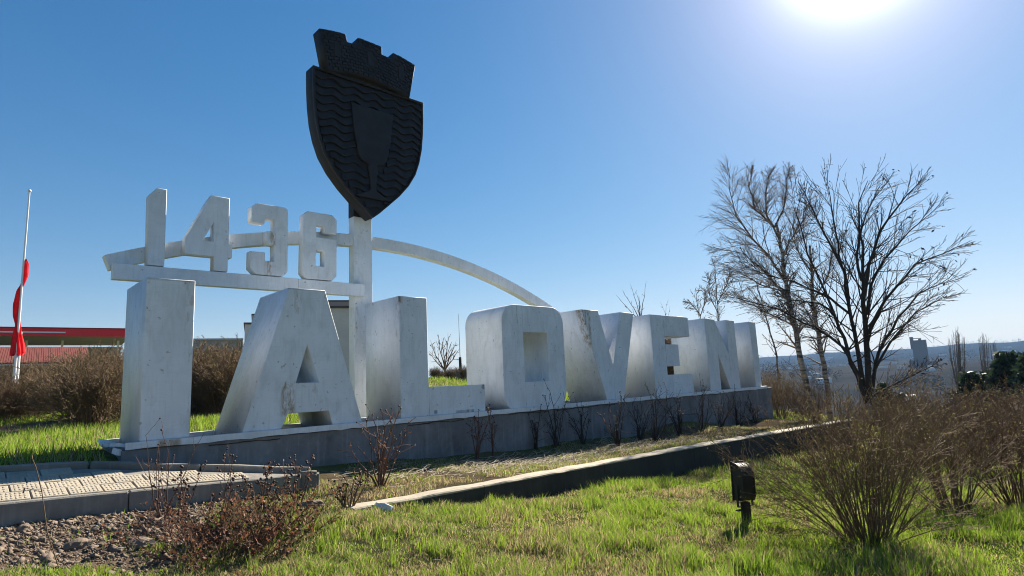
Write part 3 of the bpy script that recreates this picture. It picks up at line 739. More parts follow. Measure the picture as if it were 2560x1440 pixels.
def follow(S, R, pts, r0, r1, sub, lvl_kids, **kw):
    """limb along given points, with side branches"""
    P = [pts[0]]
    for a, b in zip(pts[:-1], pts[1:]):
        n = max(2, int((b - a).length / .35))
        for i in range(1, n + 1): P.append(a.lerp(b, i / n) + rv(R, .018))
    n = len(P) - 1
    for i in range(n): S[0].add(P[i], P[i + 1], r0 + (r1 - r0) * i / n, r0 + (r1 - r0) * (i + 1) / n)
    tot = sum((P[i + 1] - P[i]).length for i in range(n))
    for k in range(sub):
        tt = kw.get('start', .3) + (1 - kw.get('start', .3)) * (k + R.random()) / sub; i = min(n - 1, int(tt * n))
        tan = (P[min(n, i + 2)] - P[i]).normalized(); nd = (tan * kw.get('along', .9) + rv(R, .6)).normalized()
        grow(S, R, P[i], nd, tot * kw.get('len', .3) * (1.25 - .8 * tt) * R.uniform(.6, 1.2), max(.003, (r0 + (r1 - r0) * tt) * .45), 1, lvl_kids, kw.get('step', .3), kw.get('wander', .12), kw.get('droop', 0), kw.get('up', 0), kw.get('tips'), kw.get('rmin', .003), kw.get('spread', .55), kw.get('shrink', .5))
def leaf_cloud(name, pts, size, R, mat, parent=None, jitter=.03, per=1, origin=Vector((0, 0, 0))):
    P = np.repeat(np.array([tuple(p - origin) for p in pts]), per, 0); n = len(P); rs = np.random.RandomState(R.randint(0, 99999))
    P = P + rs.normal(0, jitter, P.shape); a = rs.normal(0, 1, (n, 3)); a /= np.linalg.norm(a, axis=1, keepdims=True); b = np.cross(a, rs.normal(0, 1, (n, 3))); b /= np.linalg.norm(b, axis=1, keepdims=True)
    s = size * rs.uniform(.5, 1.3, (n, 1))
    V = np.stack([P - a * s, P + b * s * .45, P + a * s, P - b * s * .45], 1).reshape(-1, 3)
    return link(name, np_mesh(name, V, np.arange(n * 4).reshape(-1, 4), 4), mat, parent)

# ------------------------------------------------------------------ shrubs
def shrub_proto(R, H, W, stems, kids, tw, buds, mat, budmat, rs=.009, rmin=.0022, lean=Vector((0, 0, 0)), foot=.16, sp=.42):
    S = [Segs(), Segs()]; tips = []
    for k in range(stems):
        a = R.random() * 2 * math.pi; o = W * foot * math.sqrt(R.random()); th = abs(R.gauss(0, sp)) + .08; th = min(th, 1.25)
        d = Vector((math.cos(a) * math.sin(th), math.sin(a) * math.sin(th), math.cos(th))) + lean
        grow(S, R, Vector((math.cos(a) * o, math.sin(a) * o, -.04)), d, H * R.uniform(.65, 1.12), rs * R.uniform(.6, 1.2), 0, kids, .16, .085, 0, .0, tips, rmin, .42, .5, .28)
    me = S[0].mesh('stems', 4); mt = S[1].mesh('twigs', 3)
    pts = []
    for s_ in S[1].a:
        if R.random() < buds: pts.append(Vector(s_[3:6]))
    return me, mt, pts
def make_shrub(name, R, loc, label, group, H, W, stems, kids, buds, mat=M_TWIG, budmat=M_BUD, bsize=.014, **kw):
    me, mt, pts = shrub_proto(R, H, W, stems, kids, 0, buds, mat, budmat, **kw)
    t = empty(name, loc, label, 'shrub', group); link('stems', me, mat, t); link('twigs', mt, mat, t)
    if pts: leaf_cloud('buds', pts, bsize, R, budmat, t, .012, 1)
    return t
R = random.Random(3)
big = on_ground(2172, 7.35); big = at_z(2172, 1335, 0); big = Vector((big.x, big.y, 0)); big *= 1.05; big.z = gz(big.x, big.y)
make_shrub('shrub', R, big, 'large twiggy shrub nearest the camera on the right lawn, right of the floodlight', 'bare shrubs on the right', 1.45, 1.2, 95, [7, 5], .6, bsize=.009, rs=.0075, lean=Vector((0, 0, .06)), sp=.60)
protoA = make_shrub('shrub', R, on_ground(2340, 9.6), 'twiggy shrub standing just behind the large one on the right lawn', 'bare shrubs on the right', 1.3, 1.0, 48, [7, 4], .6, bsize=.011, lean=Vector((0, 0, .12)))
protoB = make_shrub('shrub', R, on_ground(2495, 10.6), 'brown shrub with a dark foot at the right edge of the lawn', 'bare shrubs on the right', 1.5, 1.2, 50, [7, 5], .4, bsize=.012, mat=M_TWIG_RED, lean=Vector((0, 0, .08)))
def put(proto, px, r, s, label, group, rz=None, dz=0, sz=1.0):
    c = copy_tree(proto); c.location = on_ground(px, r, dz); c.scale = (s, s, s * sz); c.rotation_euler = (0, 0, rnd.random() * 6.28 if rz is None else rz)
    c['label'] = label; c['group'] = group; return c
GB = 'brown hedge shrubs behind the right lawn'
LAB_R = ['low brown shrub in the front row of the hedge, below the grain silo', 'brown shrub in the front row of the hedge, below the forked poplar', 'brown shrub at the right frame edge, front row of the hedge', 'brown shrub in the second hedge row, below the silo poplar', 'olive shrub in the second hedge row, below the tallest pine', 'brown shrub in the second hedge row at the right frame edge', "brown shrub just right of the bare tree's foot", 'small shrub right behind the end of the low wall', 'shrub in the third hedge row below the nearest poplar', 'shrub in the third hedge row directly before the pines', 'shrub between the leaning birch and the end of the low wall', 'shrub hiding the foot of the bare tree', 'olive shrub mostly outside the right frame edge', 'shrub in the last hedge row, under the silo', 'shrub in the last hedge row, before the leftmost pine']
for k, (px, r, s, pr) in enumerate([(2250, 14.5, .85, protoA), (2400, 15.0, .85, protoB), (2550, 14.5, 1.0, protoB), (2310, 17.5, 1.0, protoB), (2450, 18.0, 1.05, protoA), (2560, 19.5, 1.15, protoB),
                                    (2230, 20.5, 1.0, protoB), (2100, 18.0, .8, protoA), (2360, 22.0, 1.2, protoB), (2500, 23.5, 1.25, protoA), (2020, 22.0, .85, protoB), (2140, 24.0, .95, protoB), (2630, 13.5, 1.1, protoA), (2280, 24, 1.15, protoB), (2420, 25, 1.2, protoB)]):
    put(pr, px, r, s, LAB_R[k], GB)
GR = 'shrubs beyond the far end of the plinth'
for k, (px, r, s, pr, lab) in enumerate([(1945, 26.0, 1.25, protoA, 'olive twiggy shrub at the far right corner of the plinth'), (1990, 28, 1.0, protoB, 'brown shrub at the foot of the leaning birch'), (1925, 29, 1.3, protoA, 'low shrub half hidden behind the far end of the plinth')]):
    put(pr, px, r, s, lab, GR)
# left hedge, leafless and dense
R = random.Random(8)
protoC = make_shrub('shrub', R, on_ground(232, 17.5), 'rounded bare brown shrub just left of the first letter', 'bare hedge on the left', 1.5, 1.7, 140, [8, 6], .3, bsize=.02, rs=.013, rmin=.0045, lean=Vector((0, 0, .1)))
GLH = 'bare hedge on the left'
LAB_L = ['bare shrub cut by the left frame edge, before the flagpole foot', 'bare shrub directly right of the flagpole foot', 'bare shrub in the hedge between the flagpole and the rounded one', 'taller bare shrub in the back row behind the flagpole', 'bare back row shrub below the middle of the kiosk roof', 'bare shrub touching the left side of the first letter', 'bare shrub hidden mostly behind the first letter', 'bare back row shrub below the right half of the kiosk roof', 'bare back row shrub below the right end of the red fascia', 'bare shrub between the rounded one and the first letter']
for k, (px, r, s, sz) in enumerate([(5, 20.8, .9, .85), (72, 21.2, .85, .85), (130, 24, .95, .95), (20, 29, 1.1, .95), (180, 28, 1.15, 1.05), (280, 25, 1.25, 1.05), (350, 24, 1.25, 1.0), (100, 31, 1.1, 1.0), (240, 31, 1.3, 1.0), (310, 20, 1.1, 1.0)]):
    put(protoC, px, r, s * .94, LAB_L[k], GLH, sz=sz * .95)
GM = 'bare shrubs seen between the letters I and A'
LAB_M = ['bare shrub seen just right of the first letter', 'bare shrub in the middle of the gap between I and A', 'bare shrub half hidden by the left leg of the A', 'bare shrub wholly behind the left leg of the A', 'back row bare shrub in the left of the gap between I and A', "bare shrub half hidden by the first letter's right side", 'back row bare shrub at the right of the gap between I and A']
for k, (px, r, s, sz) in enumerate([(500, 20, 1.3, 1.05), (550, 19, 1.2, 1.05), (600, 21, 1.35, 1.0), (640, 22, 1.3, 1.0), (520, 24, 1.45, 1.0), (470, 22, 1.4, 1.0), (580, 25, 1.5, 1.0)]):
    put(protoC, px, r, s * .95, LAB_M[k], GM, sz=sz * .84)
for k, (px, r, s) in enumerate([(1700, 27, 1.75), (1735, 28, 1.7), (1765, 29, 1.7), (1672, 27.5, 1.7), (1650, 26, 1.6), (1715, 31, 1.9)]):
    put(protoC, px, r, s, ['dark shrub showing through the lower gap of the E', 'dark shrub behind the right arms of the E', 'dark shrub behind the left stroke of the N', 'dark shrub showing through the upper gap of the E', 'dark shrub behind the stem of the E', 'tallest dark shrub in the back row behind the E'][k], 'shrubs behind the letter E')
for k, (px, r, s) in enumerate([(1090, 34, .40), (1130, 35, .45), (1160, 34, .5), (1110, 36, .35)]):
    put(protoC, px, r, s, ['low scrub at the foot of the small tree between L and O', 'low scrub between the small tree and the mast', 'low scrub at the foot of the whip mast', 'smallest scrub bush behind the small tree between L and O'][k], 'scrub on the rise between L and O')

# ------------------------------------------------------------------ rose bushes along the plinth
def rose(R, loc, H, stems, label, spread=.45, lean=None, hips=.5, mat=M_TWIG_RED, kids=(3,), group='dry rose bushes', leaves=0, rs=.013, foot=.05):
    S = [Segs(), Segs()]; tips = []
    for k in range(stems):
        a = R.random() * 6.28; th = abs(R.gauss(0, spread)); d = Vector((math.cos(a) * math.sin(th), math.sin(a) * math.sin(th), math.cos(th)))
        if lean: d += Vector(lean)
        grow(S, R, Vector((math.cos(a) * foot * R.random(), math.sin(a) * foot * R.random(), -.03)), d, H * R.uniform(.55, 1.1), rs * R.uniform(.6, 1.1), 0, list(kids), .09, .10, 0, .02, tips, rs * .26, .55, .38, .3)
    # thorns and stubs
    for s_ in list(S[0].a):
        if R.random() < .55:
            p = Vector(s_[0:3]).lerp(Vector(s_[3:6]), R.random()); S[1].add(p, p + rv(R, .022), .005, .0015)
    t = empty('rose_bush', loc, label, 'rose bush', group)
    link('canes', S[0].mesh('canes', 5), mat, t); link('twigs', S[1].mesh('twigs', 3), mat, t)
    hp = [p for p, d, l in tips if R.random() < hips]
    if hp:
        b = MB()
        for p in hp: b.ball(p, R.uniform(.011, .017), 1)
        b.build('rose_hips', M_HIP, t, smooth=True)
    if leaves:
        lp = [Vector(s_[3:6]) for s_ in S[1].a if R.random() < leaves]
        if lp: leaf_cloud('dry_leaves', lp, .024, R, M_DRYLEAF, t, .012, 1)
    return t
R = random.Random(21)
GRS = 'dry rose bushes planted along the plinth'
def strip_pt(px, py):   # ray hits the strip near the given pixel
    lo, hi = 2, 40
    d = ray(px, py); h = math.hypot(d.x, d.y)
    for r in np.arange(3, 40, .1):
        p = EYE + d * (r / h)
        if p.z < gz(p.x, p.y): return Vector((p.x, p.y, gz(p.x, p.y)))
    return p
roses = [(950, 1218, .95, 9, 'dry rose bush with thick forked canes below the gap of A and L', .32, .2), (1192, 1150, .8, 4, 'slim dry rose bush with russet leaves below the foot of L', .15, .5), (1235, 1140, .75, 3, 'two straight rose canes under the left edge of the O', .1, 0),
         (1340, 1125, .9, 8, 'dry rose bush with leaning canes below the letter O', .45, .1), (1392, 1120, 1.15, 7, 'tall dry rose bush with hips reaching over the plinth edge by the O', .2, .3), (1460, 1112, .75, 6, 'thin dry rose bush below the gap of O and V', .3, 0),
         (1545, 1118, 1.0, 7, 'dry rose bush standing below the left half of the V', .25, .1), (1600, 1105, .9, 7, 'dry rose bush below the gap of V and E', .3, .1), (1635, 1108, 1.2, 8, 'tallest rose bush with spread black canes below the letter E', .4, .1),
         (1700, 1090, 1.0, 9, 'bushy dry rose below the right half of the E', .35, .2), (1755, 1080, 1.05, 7, 'dry rose bush below the left stroke of the N', .3, .1), (1800, 1072, 1.0, 7, 'dry rose bush below the middle of the N', .35, .1),
         (1845, 1066, .95, 8, 'dry rose bush below the last letter I', .35, .1), (1890, 1058, .9, 8, 'dry rose bush at the far end of the plinth', .4, .1)]
for px, py, H, n, lab, sp, lv in roses:
    rose(R, strip_pt(px, py), H * 1.25, n + 2, lab, sp, None, .6, M_TWIG_DARK if px > 1300 else M_TWIG_RED, (5,), GRS, lv, .018)
# in front of the paving
GF = 'dry rose bushes in front of the paving'
rose(R, strip_pt(405, 1300), 1.0, 5, 'thorny rose canes rising in front of the kerb below the letter I', .22, (-.1, .1, 0), .5, M_TWIG_RED, (3,), GF, .05, .010)
rose(R, strip_pt(455, 1300), .62, 7, 'short dry rose with black hips beside the thorny canes', .35, None, .8, M_TWIG_RED, (3, 2), GF, .15, .010)
rose(R, strip_pt(560, 1290), .75, 6, 'dry rose with one long cane reaching across the plinth below the A', .5, (.1, .05, 0), .7, M_TWIG_RED, (3, 2), GF, .1, .010)
rose(R, strip_pt(660, 1285), .62, 9, 'dense dry rose with many small hips by the paving tip', .45, None, .9, M_TWIG_RED, (4, 2), GF, .25, .010)
rose(R, strip_pt(745, 1262), .7, 7, 'dry rose growing at the pointed end of the paving', .4, None, .7, M_TWIG_RED, (3, 2), GF, .2, .010)
rose(R, strip_pt(870, 1275), .5, 10, 'low tangled dry rose at the buried start of the low wall', .7, None, .5, M_TWIG, (4, 2), GF, .2)
rose(R, strip_pt(560, 1400), .5, 60, 'sprawling reddish brown bramble in the left foreground', .95, None, .04, M_TWIG_RED, (8, 5), GF, .12, .008, .42)
rose(R, strip_pt(670, 1350), .5, 60, 'thick brown bramble between the soil and the fresh grass', .9, None, .04, M_TWIG, (8, 5), GF, .15, .008, .42)
rose(R, strip_pt(480, 1350), .45, 40, 'low bramble over the bare soil left of the thick one', .95, None, .04, M_TWIG_RED, (7, 4), GF, .12, .008, .42)
# single tall weed stem at far left
S = [Segs()]; p0 = strip_pt(150, 1430); P = [p0, at_range(118, 1330, p0.xy.length), at_range(105, 1230, p0.xy.length + .05), at_range(90, 1170, p0.xy.length), at_range(80, 1145, p0.xy.length)]
for a, b in zip(P[:-1], P[1:]): S[0].add(a, b, .0045, .0035)
S[0].add(P[2], at_range(62, 1220, p0.xy.length), .003, .002); S[0].add(at_range(62, 1220, p0.xy.length), at_range(58, 1232, p0.xy.length), .004, .006); S[0].add(P[4], P[4] + Vector((-.004, 0, .03)), .007, .003)
o = link('weed_stalk', S[0].mesh('weed_stalk', 5, p0), M_TWIG, None, p0); tag(o, 'single thin dry weed stalk crossing the paving at the left edge', 'weed')

# ------------------------------------------------------------------ trees
def trunk_tree(name, R, label, cat, group, base, S, tips, mats, leaves=None):
    t = empty(name, base, label, cat, group)
    link('trunk', S[0].mesh('trunk', 7, base), mats[0], t)
    for k in range(1, len(S)):
        if S[k].a: link('branches' if k == 1 else 'fine_twigs', S[k].mesh('branches', 3 if k > 1 else 4, base), mats[min(k, len(mats) - 1)], t)
    if leaves: leaf_cloud('seed_pods', [p for p in leaves], .05, R, mats[-1], t, .05, 1, base)
    return t
def zpt(q, r, ox=1680, oy=380, s=2.1175): return at_range(ox + q[0] / s, oy + q[1] / s, r)
R = random.Random(5)
rT = 21.0; base = on_ground(2170, rT); S = [Segs(), Segs(), Segs()]; tips = []
limbs = [([(1045, 1330), (1040, 1180), (1030, 1000), (1015, 740), (1005, 500), (990, 270), (1035, 150)], .125, .010, 0), ([(1030, 1330), (985, 1080), (940, 830), (900, 600), (870, 430), (835, 230), (822, 95)], .10, .008, .8),
         ([(1030, 1330), (930, 1050), (860, 860), (790, 700), (715, 540), (660, 330), (690, 200)], .085, .007, -.8), ([(1000, 1200), (900, 1020), (760, 930), (560, 835), (400, 790), (300, 760)], .06, .006, -1.2),
         ([(1050, 1320), (1090, 1060), (1200, 880), (1300, 750), (1420, 700), (1500, 640)], .08, .006, .6), ([(1035, 1000), (1090, 850), (1180, 720), (1290, 600), (1430, 540), (1590, 465)], .07, .006, -.6),
         ([(1030, 860), (1060, 700), (1130, 560), (1260, 420), (1430, 265)], .06, .005, 1.0), ([(1018, 760), (1045, 600), (1095, 430), (1190, 280), (1345, 128)], .075, .006, -.3),
         ([(1005, 680), (975, 560), (1005, 400), (1060, 250), (1155, 150)], .06, .005, .5), ([(905, 620), (830, 480), (760, 350), (690, 170)], .05, .005, -.5), ([(1060, 1290), (1160, 1240), (1290, 1180), (1440, 1085)], .045, .005, 1.2),
         ([(945, 860), (820, 760), (650, 690), (470, 640), (340, 520)], .05, .005, -1.6), ([(1075, 1150), (1150, 1010), (1290, 850), (1400, 790), (1460, 760)], .05, .005, .2), ([(870, 880), (780, 800), (640, 780), (480, 850)], .05, .005, 1.0)]
for pts, r0, r1, dr in limbs:
    P = [zpt(q, rT + dr * i / (len(pts) - 1)) for i, q in enumerate(pts)]
    follow(S, R, P, r0 * .80, r1 * .75, 30, [9, 6], start=.22, len=.32, step=.25, wander=.07, spread=.38, shrink=.5, rmin=.0052, tips=tips, along=1.35, up=.035)
pods = [p for p, d, l in tips if R.random() < .10]
t = empty('bare_tree', base, 'bare dark tree with a fan of many stems right of the letters', 'tree', None)
link('trunk', S[0].mesh('trunk', 8, base), M_TWIG_DARK, t); link('branches', S[1].mesh('branches', 4, base), M_TWIG_DARK, t); link('fine_twigs', S[2].mesh('fine_twigs', 3, base), M_TWIG_DARK, t)
leaf_cloud('seed_pods', pods, .055, R, M_TWIG_DARK, t, .05, 1, base)

def birch(R, rB, limbs, label, kdens=24, rmin=.006, twk=(9, 6), length=.30):
    base = on_ground(1680 + limbs[0][0][0][0] / 2.1175, rB); S = [Segs(), Segs(), Segs()]
    for k, (pts, r0, r1, dr) in enumerate(limbs):
        P = [zpt(q, rB + dr * i / (len(pts) - 1)) for i, q in enumerate(pts)]
        r0 *= .8
        if k == 0: P[0] = base - Vector((0, 0, .1))
        follow(S, R, P, r0, r1, kdens, list(twk), start=.22 if k else .38, len=length if k else .16, step=.3, wander=.11, spread=.45, shrink=.5, rmin=rmin, droop=.13, up=.05, along=1.15)
    t = empty('birch_tree', base, label, 'tree', 'leafless birches beyond the letters')
    link('trunk', S[0].mesh('trunk', 8, base), M_BIRCH, t); link('branches', S[1].mesh('branches', 4, base), M_TWIG_GREY, t); link('fine_twigs', S[2].mesh('fine_twigs', 3, base), M_TWIG_GREY, t)
birch(R, 25.5, [([(740, 1360), (715, 1240), (680, 1100), (650, 920), (620, 780), (595, 640), (575, 500), (548, 380)], .17, .05, 0),
     ([(600, 690), (520, 560), (430, 460), (340, 340), (310, 200), (300, 80)], .07, .008, .6), ([(548, 400), (440, 300), (410, 180), (430, 80)], .06, .007, -.8), ([(548, 390), (600, 260), (600, 150), (625, 75)], .05, .007, .8),
     ([(625, 800), (500, 640), (380, 540), (210, 500)], .06, .006, -1.0), ([(650, 920), (520, 860), (400, 800), (320, 740)], .05, .006, 1.2), ([(585, 560), (640, 440), (700, 360), (740, 200)], .05, .006, 1), ([(560, 450), (500, 330), (500, 180), (520, 100)], .05, .006, -1.5),
     ([(605, 740), (470, 700), (330, 620), (230, 600)], .045, .005, 1.8)], 'tall leaning birch with a pale speckled trunk right of the last letter', 56, .0044, (14, 10), .36)
birch(R, 29.0, [([(815, 1290), (805, 1130), (770, 950), (745, 800), (742, 640), (730, 500)], .15, .05, 0), ([(745, 800), (830, 650), (850, 520), (900, 420)], .06, .006, -1), ([(742, 640), (660, 520), (640, 400), (660, 300)], .05, .006, 1), ([(770, 950), (700, 820), (620, 740)], .05, .006, .5)],
      'second birch standing behind, between the leaning birch and the dark tree', 46, .0046, (13, 9), .36)
birch(R, 30.0, [([(575, 1160), (545, 1040), (500, 880), (455, 730), (450, 690)], .07, .02, 0), ([(500, 880), (470, 800), (430, 760)], .03, .005, .4)], 'thin young birch close behind the last letter', 18, .008, (6, 4), .3)
birch(R, 36.0, [([(255, 1050), (245, 880), (235, 740), (225, 580)], .09, .015, 0), ([(245, 860), (200, 760), (190, 640)], .04, .006, 1), ([(240, 800), (290, 700), (310, 620)], .04, .006, -1)], 'distant birch rising above the letter N', 26, .010, (9, 6), .36)
birch(R, 38.0, [([(155, 1050), (150, 880), (130, 790), (125, 720)], .07, .012, 0), ([(150, 860), (100, 800), (60, 790)], .03, .006, .5), ([(150, 870), (180, 790), (175, 720)], .03, .006, .5)], 'small distant birch above the gap of E and N', 24, .010, (8, 6), .36)
def sapling(R, px, r, pyb, tops, label, cat='tree', r0=.03, sub=5, kids=(3,), name='sapling', group=None, mat=M_TWIG_GREY, rmin=.006, ln=.2):
    rmin = rmin * 1.5; base = on_ground(px, r); S = [Segs(), Segs(), Segs()]
    st = at_range(px, pyb, r)
    S[0].add(base - Vector((0, 0, .1)), st, r0 * 1.3, r0)
    for (x, y, dr) in tops:
        m = st.lerp(at_range(x, y, r + dr), .5) + Vector((0, 0, -.1)) + rv(R, .08)
        follow(S, R, [st, m, at_range(x, y, r + dr)], r0 * .7, .004, sub, list(kids), start=.25, len=ln, step=.25, wander=.06, spread=.3, rmin=rmin, along=1.2, up=.02)
    t = empty(name, base, label, cat, group); link('trunk', S[0].mesh('trunk', 6, base), mat, t); link('branches', S[1].mesh('branches', 4, base), mat, t)
    if S[2].a: link('fine_twigs', S[2].mesh('fine_twigs', 3, base), mat, t)
sapling(R, 1602, 33, 800, [(1540, 735, 0), (1575, 708, .5), (1590, 730, -.5), (1617, 703, .6), (1555, 725, 1), (1600, 740, -.4)], 'bare sapling with rod like shoots sticking up behind V and E', r0=.04, sub=4, kids=())
sapling(R, 1663, 34, 800, [(1652, 755, 0), (1670, 748, .2), (1676, 765, .2)], 'two thin bare shoots sticking up behind the letter E', r0=.02, sub=2, kids=())
R = random.Random(17)
sapling(R, 1112, 38, 925, [(1075, 850, 0), (1095, 835, .6), (1120, 832, -.6), (1140, 850, .6), (1150, 870, -.4), (1070, 880, .4), (1105, 845, -1)], 'small bare tree on the grassy rise between letters L and O', r0=.07, sub=8, kids=(3, 2), rmin=.008, ln=.35, mat=M_TWIG)
for (px, r, ytop, hw, lab) in ((2392, 120, 822, 22, 'bare upright poplar nearest the grain silo'), (2458, 128, 832, 14, 'ragged bare poplar with a forked top in the valley'), (2482, 130, 850, 9, 'thin bare poplar beside the forked one')):
    base = on_ground(px + 8, r); S = [Segs(), Segs(), Segs()]
    for k in range(20 if hw > 15 else 10):
        u = R.uniform(-1, 1) * hw; topy = ytop + abs(u) * .9 + R.random() * 12
        a = at_range(px + 10 + u * .25, 985, r); b_ = at_range(px + u * .9 + 4, 900, r + R.uniform(-1, 1)); c = at_range(px + u, topy, r + R.uniform(-1, 1))
        follow(S, R, [a, b_, c], .085, .016, 12, [4], start=.12, len=.2, step=.5, wander=.08, spread=.22, rmin=.011, along=1.5, up=.1)
    S[0].add(base - Vector((0, 0, 1)), at_range(px + 8, 920, r), .5, .35)
    t = empty('poplar_tree', base, lab, 'tree', 'bare poplars in the valley'); link('trunk', S[0].mesh('trunk', 6, base), M_POPLAR, t); link('branches', S[1].mesh('branches', 3, base), M_POPLAR, t)
    if S[2].a: link('fine_twigs', S[2].mesh('fine_twigs', 3, base), M_POPLAR, t)
# pines
def pine(R, H, W):
    S = Segs(); pts = []; n = int(H / .16)
    S.add(Vector((0, 0, 0)), Vector((0, 0, H)), .07, .015)
    for i in range(n):
        z = H * (.08 + .9 * i / n); L = W * (1 - i / n) ** .8 * R.uniform(.75, 1.15) + .08
        for k in range(6):
            a = R.random() * 6.28; d = Vector((math.cos(a), math.sin(a), .25)); p = Vector((0, 0, z)); q = p + d * L
            S.add(p, q, .02, .006)
            m = int(L * 22) + 3
            for j in range(m): pts.append(p.lerp(q, .25 + .78 * (j + R.random()) / m) + rv(R, .05))
    return S, pts
S, pts = pine(R, 3.0, 1.1)
def make_pine(loc, label, s=1):
    t = empty('pine_tree', loc, label, 'tree', 'dark young pines on the right'); link('trunk', S.mesh('trunk', 5), M_TWIG_DARK, t); leaf_cloud('needles', pts, .13, R, M_NEEDLE, t, .06, 3)
    t.scale = (s, s, s); return t
pp = make_pine(on_ground(2425, 33), 'leftmost of the dark young pines beyond the brown hedge', 1.15)
for k, (px, r, s, lab) in enumerate([(2470, 34, 1.2, 'dark young pine between the leftmost and the tallest one'), (2528, 33, 1.42, 'tallest dark young pine near the right edge'), (2590, 31, 1.3, 'dark young pine cut by the right edge of the frame'),
                                     (2500, 36, 1.25, 'dark young pine just left of the tallest one'), (2205, 40, .95, 'small dark pine behind the stems of the bare tree'), (2245, 44, .95, 'small dark pine below the grain silo'), (2560, 35, 1.35, 'dark young pine just right of the tallest one')]):
    c = put(pp, px, r, s, lab, 'dark young pines on the right')

# ------------------------------------------------------------------ far things
M_SILO = concrete('silo_concrete', (.13, .13, .13), .85, .05)
def far_box(b, px0, px1, r, z0, z1, dep, oy=0):
    """box whose front runs between two image columns at range r"""
    a, c = at_range(px0, 900, r), at_range(px1, 900, r); a.z = c.z = 0; d = (c - a); L = d.length; u = d.normalized(); n = Vector((-u.y, u.x, 0))
    if n.dot(a) < 0: n = -n
    m = Matrix((( u.x, n.x, 0, a.x), (u.y, n.y, 0, a.y), (0, 0, 1, 0), (0, 0, 0, 1)))
    b.box(0, L, oy, oy + dep, z0, z1, m); return m, L
def zpx(px, py, r): return at_range(px, py, r).z
rS = 600; base = on_ground(2300, rS)
t = empty('grain_silo', (0, 0, 0), 'grey grain silo tower standing on the far side of the valley', 'silo')
zb = base.z - 6
b = MB(); far_box(b, 2285, 2323, rS, zb, zpx(2300, 850, rS), 11); b.build('tower', M_SILO, t)
b = MB(); far_box(b, 2281.5, 2291, rS + 1, zb + 20, zpx(2285, 842, rS), 12); far_box(b, 2303, 2311, rS + 1, zb + 20, zpx(2306, 845, rS), 12); b.build('roof_houses', M_SILO, t)
b = MB(); far_box(b, 2290, 2304, rS + 3, zpx(2297, 846, rS), zpx(2297, 844.6, rS), 3); b.build('conveyor_bridge', M_SILO, t)
b = MB(); far_box(b, 2272, 2290, rS - 6, zb, zpx(2280, 901, rS), 18); far_box(b, 2318, 2345, rS - 6, zb, zpx(2330, 903, rS), 18); b.build('low_sheds', M_SILO, t)
M_FARWHITE = simple('far_white_wall', (.6, .6, .58), .8, .1, .05)
R = random.Random(40)
for k, (px, py, wpx) in enumerate([(1905, 913, 12), (1922, 915, 9), (1890, 918, 10), (1938, 920, 7)]):
    r = 700 + 40 * k; b = MB(); z = zpx(px, py, r); far_box(b, px, px + wpx, r, z - 2.4, z, 6)
    o = b.build('distant_house', M_FARWHITE); tag(o, ['tiny pale valley house just right of the last letter', 'tiny pale valley house left of the thin young birch', 'leftmost tiny pale valley house, by the plinth corner', 'rightmost tiny pale valley house, by the leaning birch'][k], 'building', 'tiny pale valley buildings')
b = MB(); r = 150; far_box(b, 2251, 2276, r, zpx(2264, 991.5, r), zpx(2264, 989, r), 6); far_box(b, 2252, 2275, r + .3, gz(*at_range(2264, 990, r).xy) - 1, zpx(2264, 991.5, r), 5)
o = b.build('farm_shed', M_FARWHITE); tag(o, 'low shed with a bright white roof edge glimpsed over the brown hedge', 'shed')

def distant_woods():
    rs = np.random.RandomState(9); V = []; n = 0
    r = np.concatenate([rs.uniform(75, 260, 260), rs.uniform(300, 900, 900), rs.uniform(1000, 2300, 700)]); az = rs.uniform(62, 88, len(r))
    dens = fbm(r * .012 + 3, az * .45, 41) + .12 * (r > 1000); k = dens > .60; r, az = r[k], az[k]
    x, y = r * np.sin(np.radians(az)), r * np.cos(np.radians(az)); z = ground_h(x, y)
    hgt = rs.uniform(3.5, 8, len(r)) * np.where(r < 260, .55, 1.0); m = 46
    P = rs.normal(0, 1, (len(r), m, 3)); P /= np.linalg.norm(P, axis=2, keepdims=True); P *= rs.uniform(.4, 1, (len(r), m, 1)) ** .5
    P = P * (hgt[:, None, None] * np.array([.42, .42, .5])[None, None]) * np.where(r > 500, 1.7, 1)[:, None, None] + np.stack([x, y, z + hgt * .52], -1)[:, None]
    P = P.reshape(-1, 3); hh = np.repeat(hgt, m)[:, None]; a = rs.normal(0, 1, P.shape); a /= np.linalg.norm(a, axis=1, keepdims=True); b = np.cross(a, rs.normal(0, 1, P.shape)); b /= np.linalg.norm(b, axis=1, keepdims=True)
    q = hh * .10; V = np.stack([P - a * q, P + b * q * .6, P + a * q, P - b * q * .6], 1).reshape(-1, 3)
    o = link('distant_woods', np_mesh('distant_woods', V, np.arange(len(V)).reshape(-1, 4), 4), simple('far_trees', (.075, .068, .055), .95, .4, .05, .1, .01, 0, 0)); tag(o, 'scattered dark trees and wood lines across the valley', 'woods', None, 'stuff')
    b = MB(); rr = random.Random(4)
    for k in range(46):
        a_ = rad(rr.uniform(64, 86)); r_ = rr.choice([rr.uniform(420, 900), rr.uniform(1200, 1900)]); xx, yy = r_ * math.sin(a_), r_ * math.cos(a_); zz_ = gz(xx, yy); w_ = rr.uniform(2, 4) * (1 if r_ < 1000 else 1.6)
        b.box(xx - w_, xx + w_, yy - w_, yy + w_, zz_ - 1, zz_ + rr.uniform(1.6, 3.2))
    o = b.build('distant_village', M_FARWHITE); tag(o, 'scattered pale village houses across the valley slopes', 'village', None, 'stuff')
distant_woods()
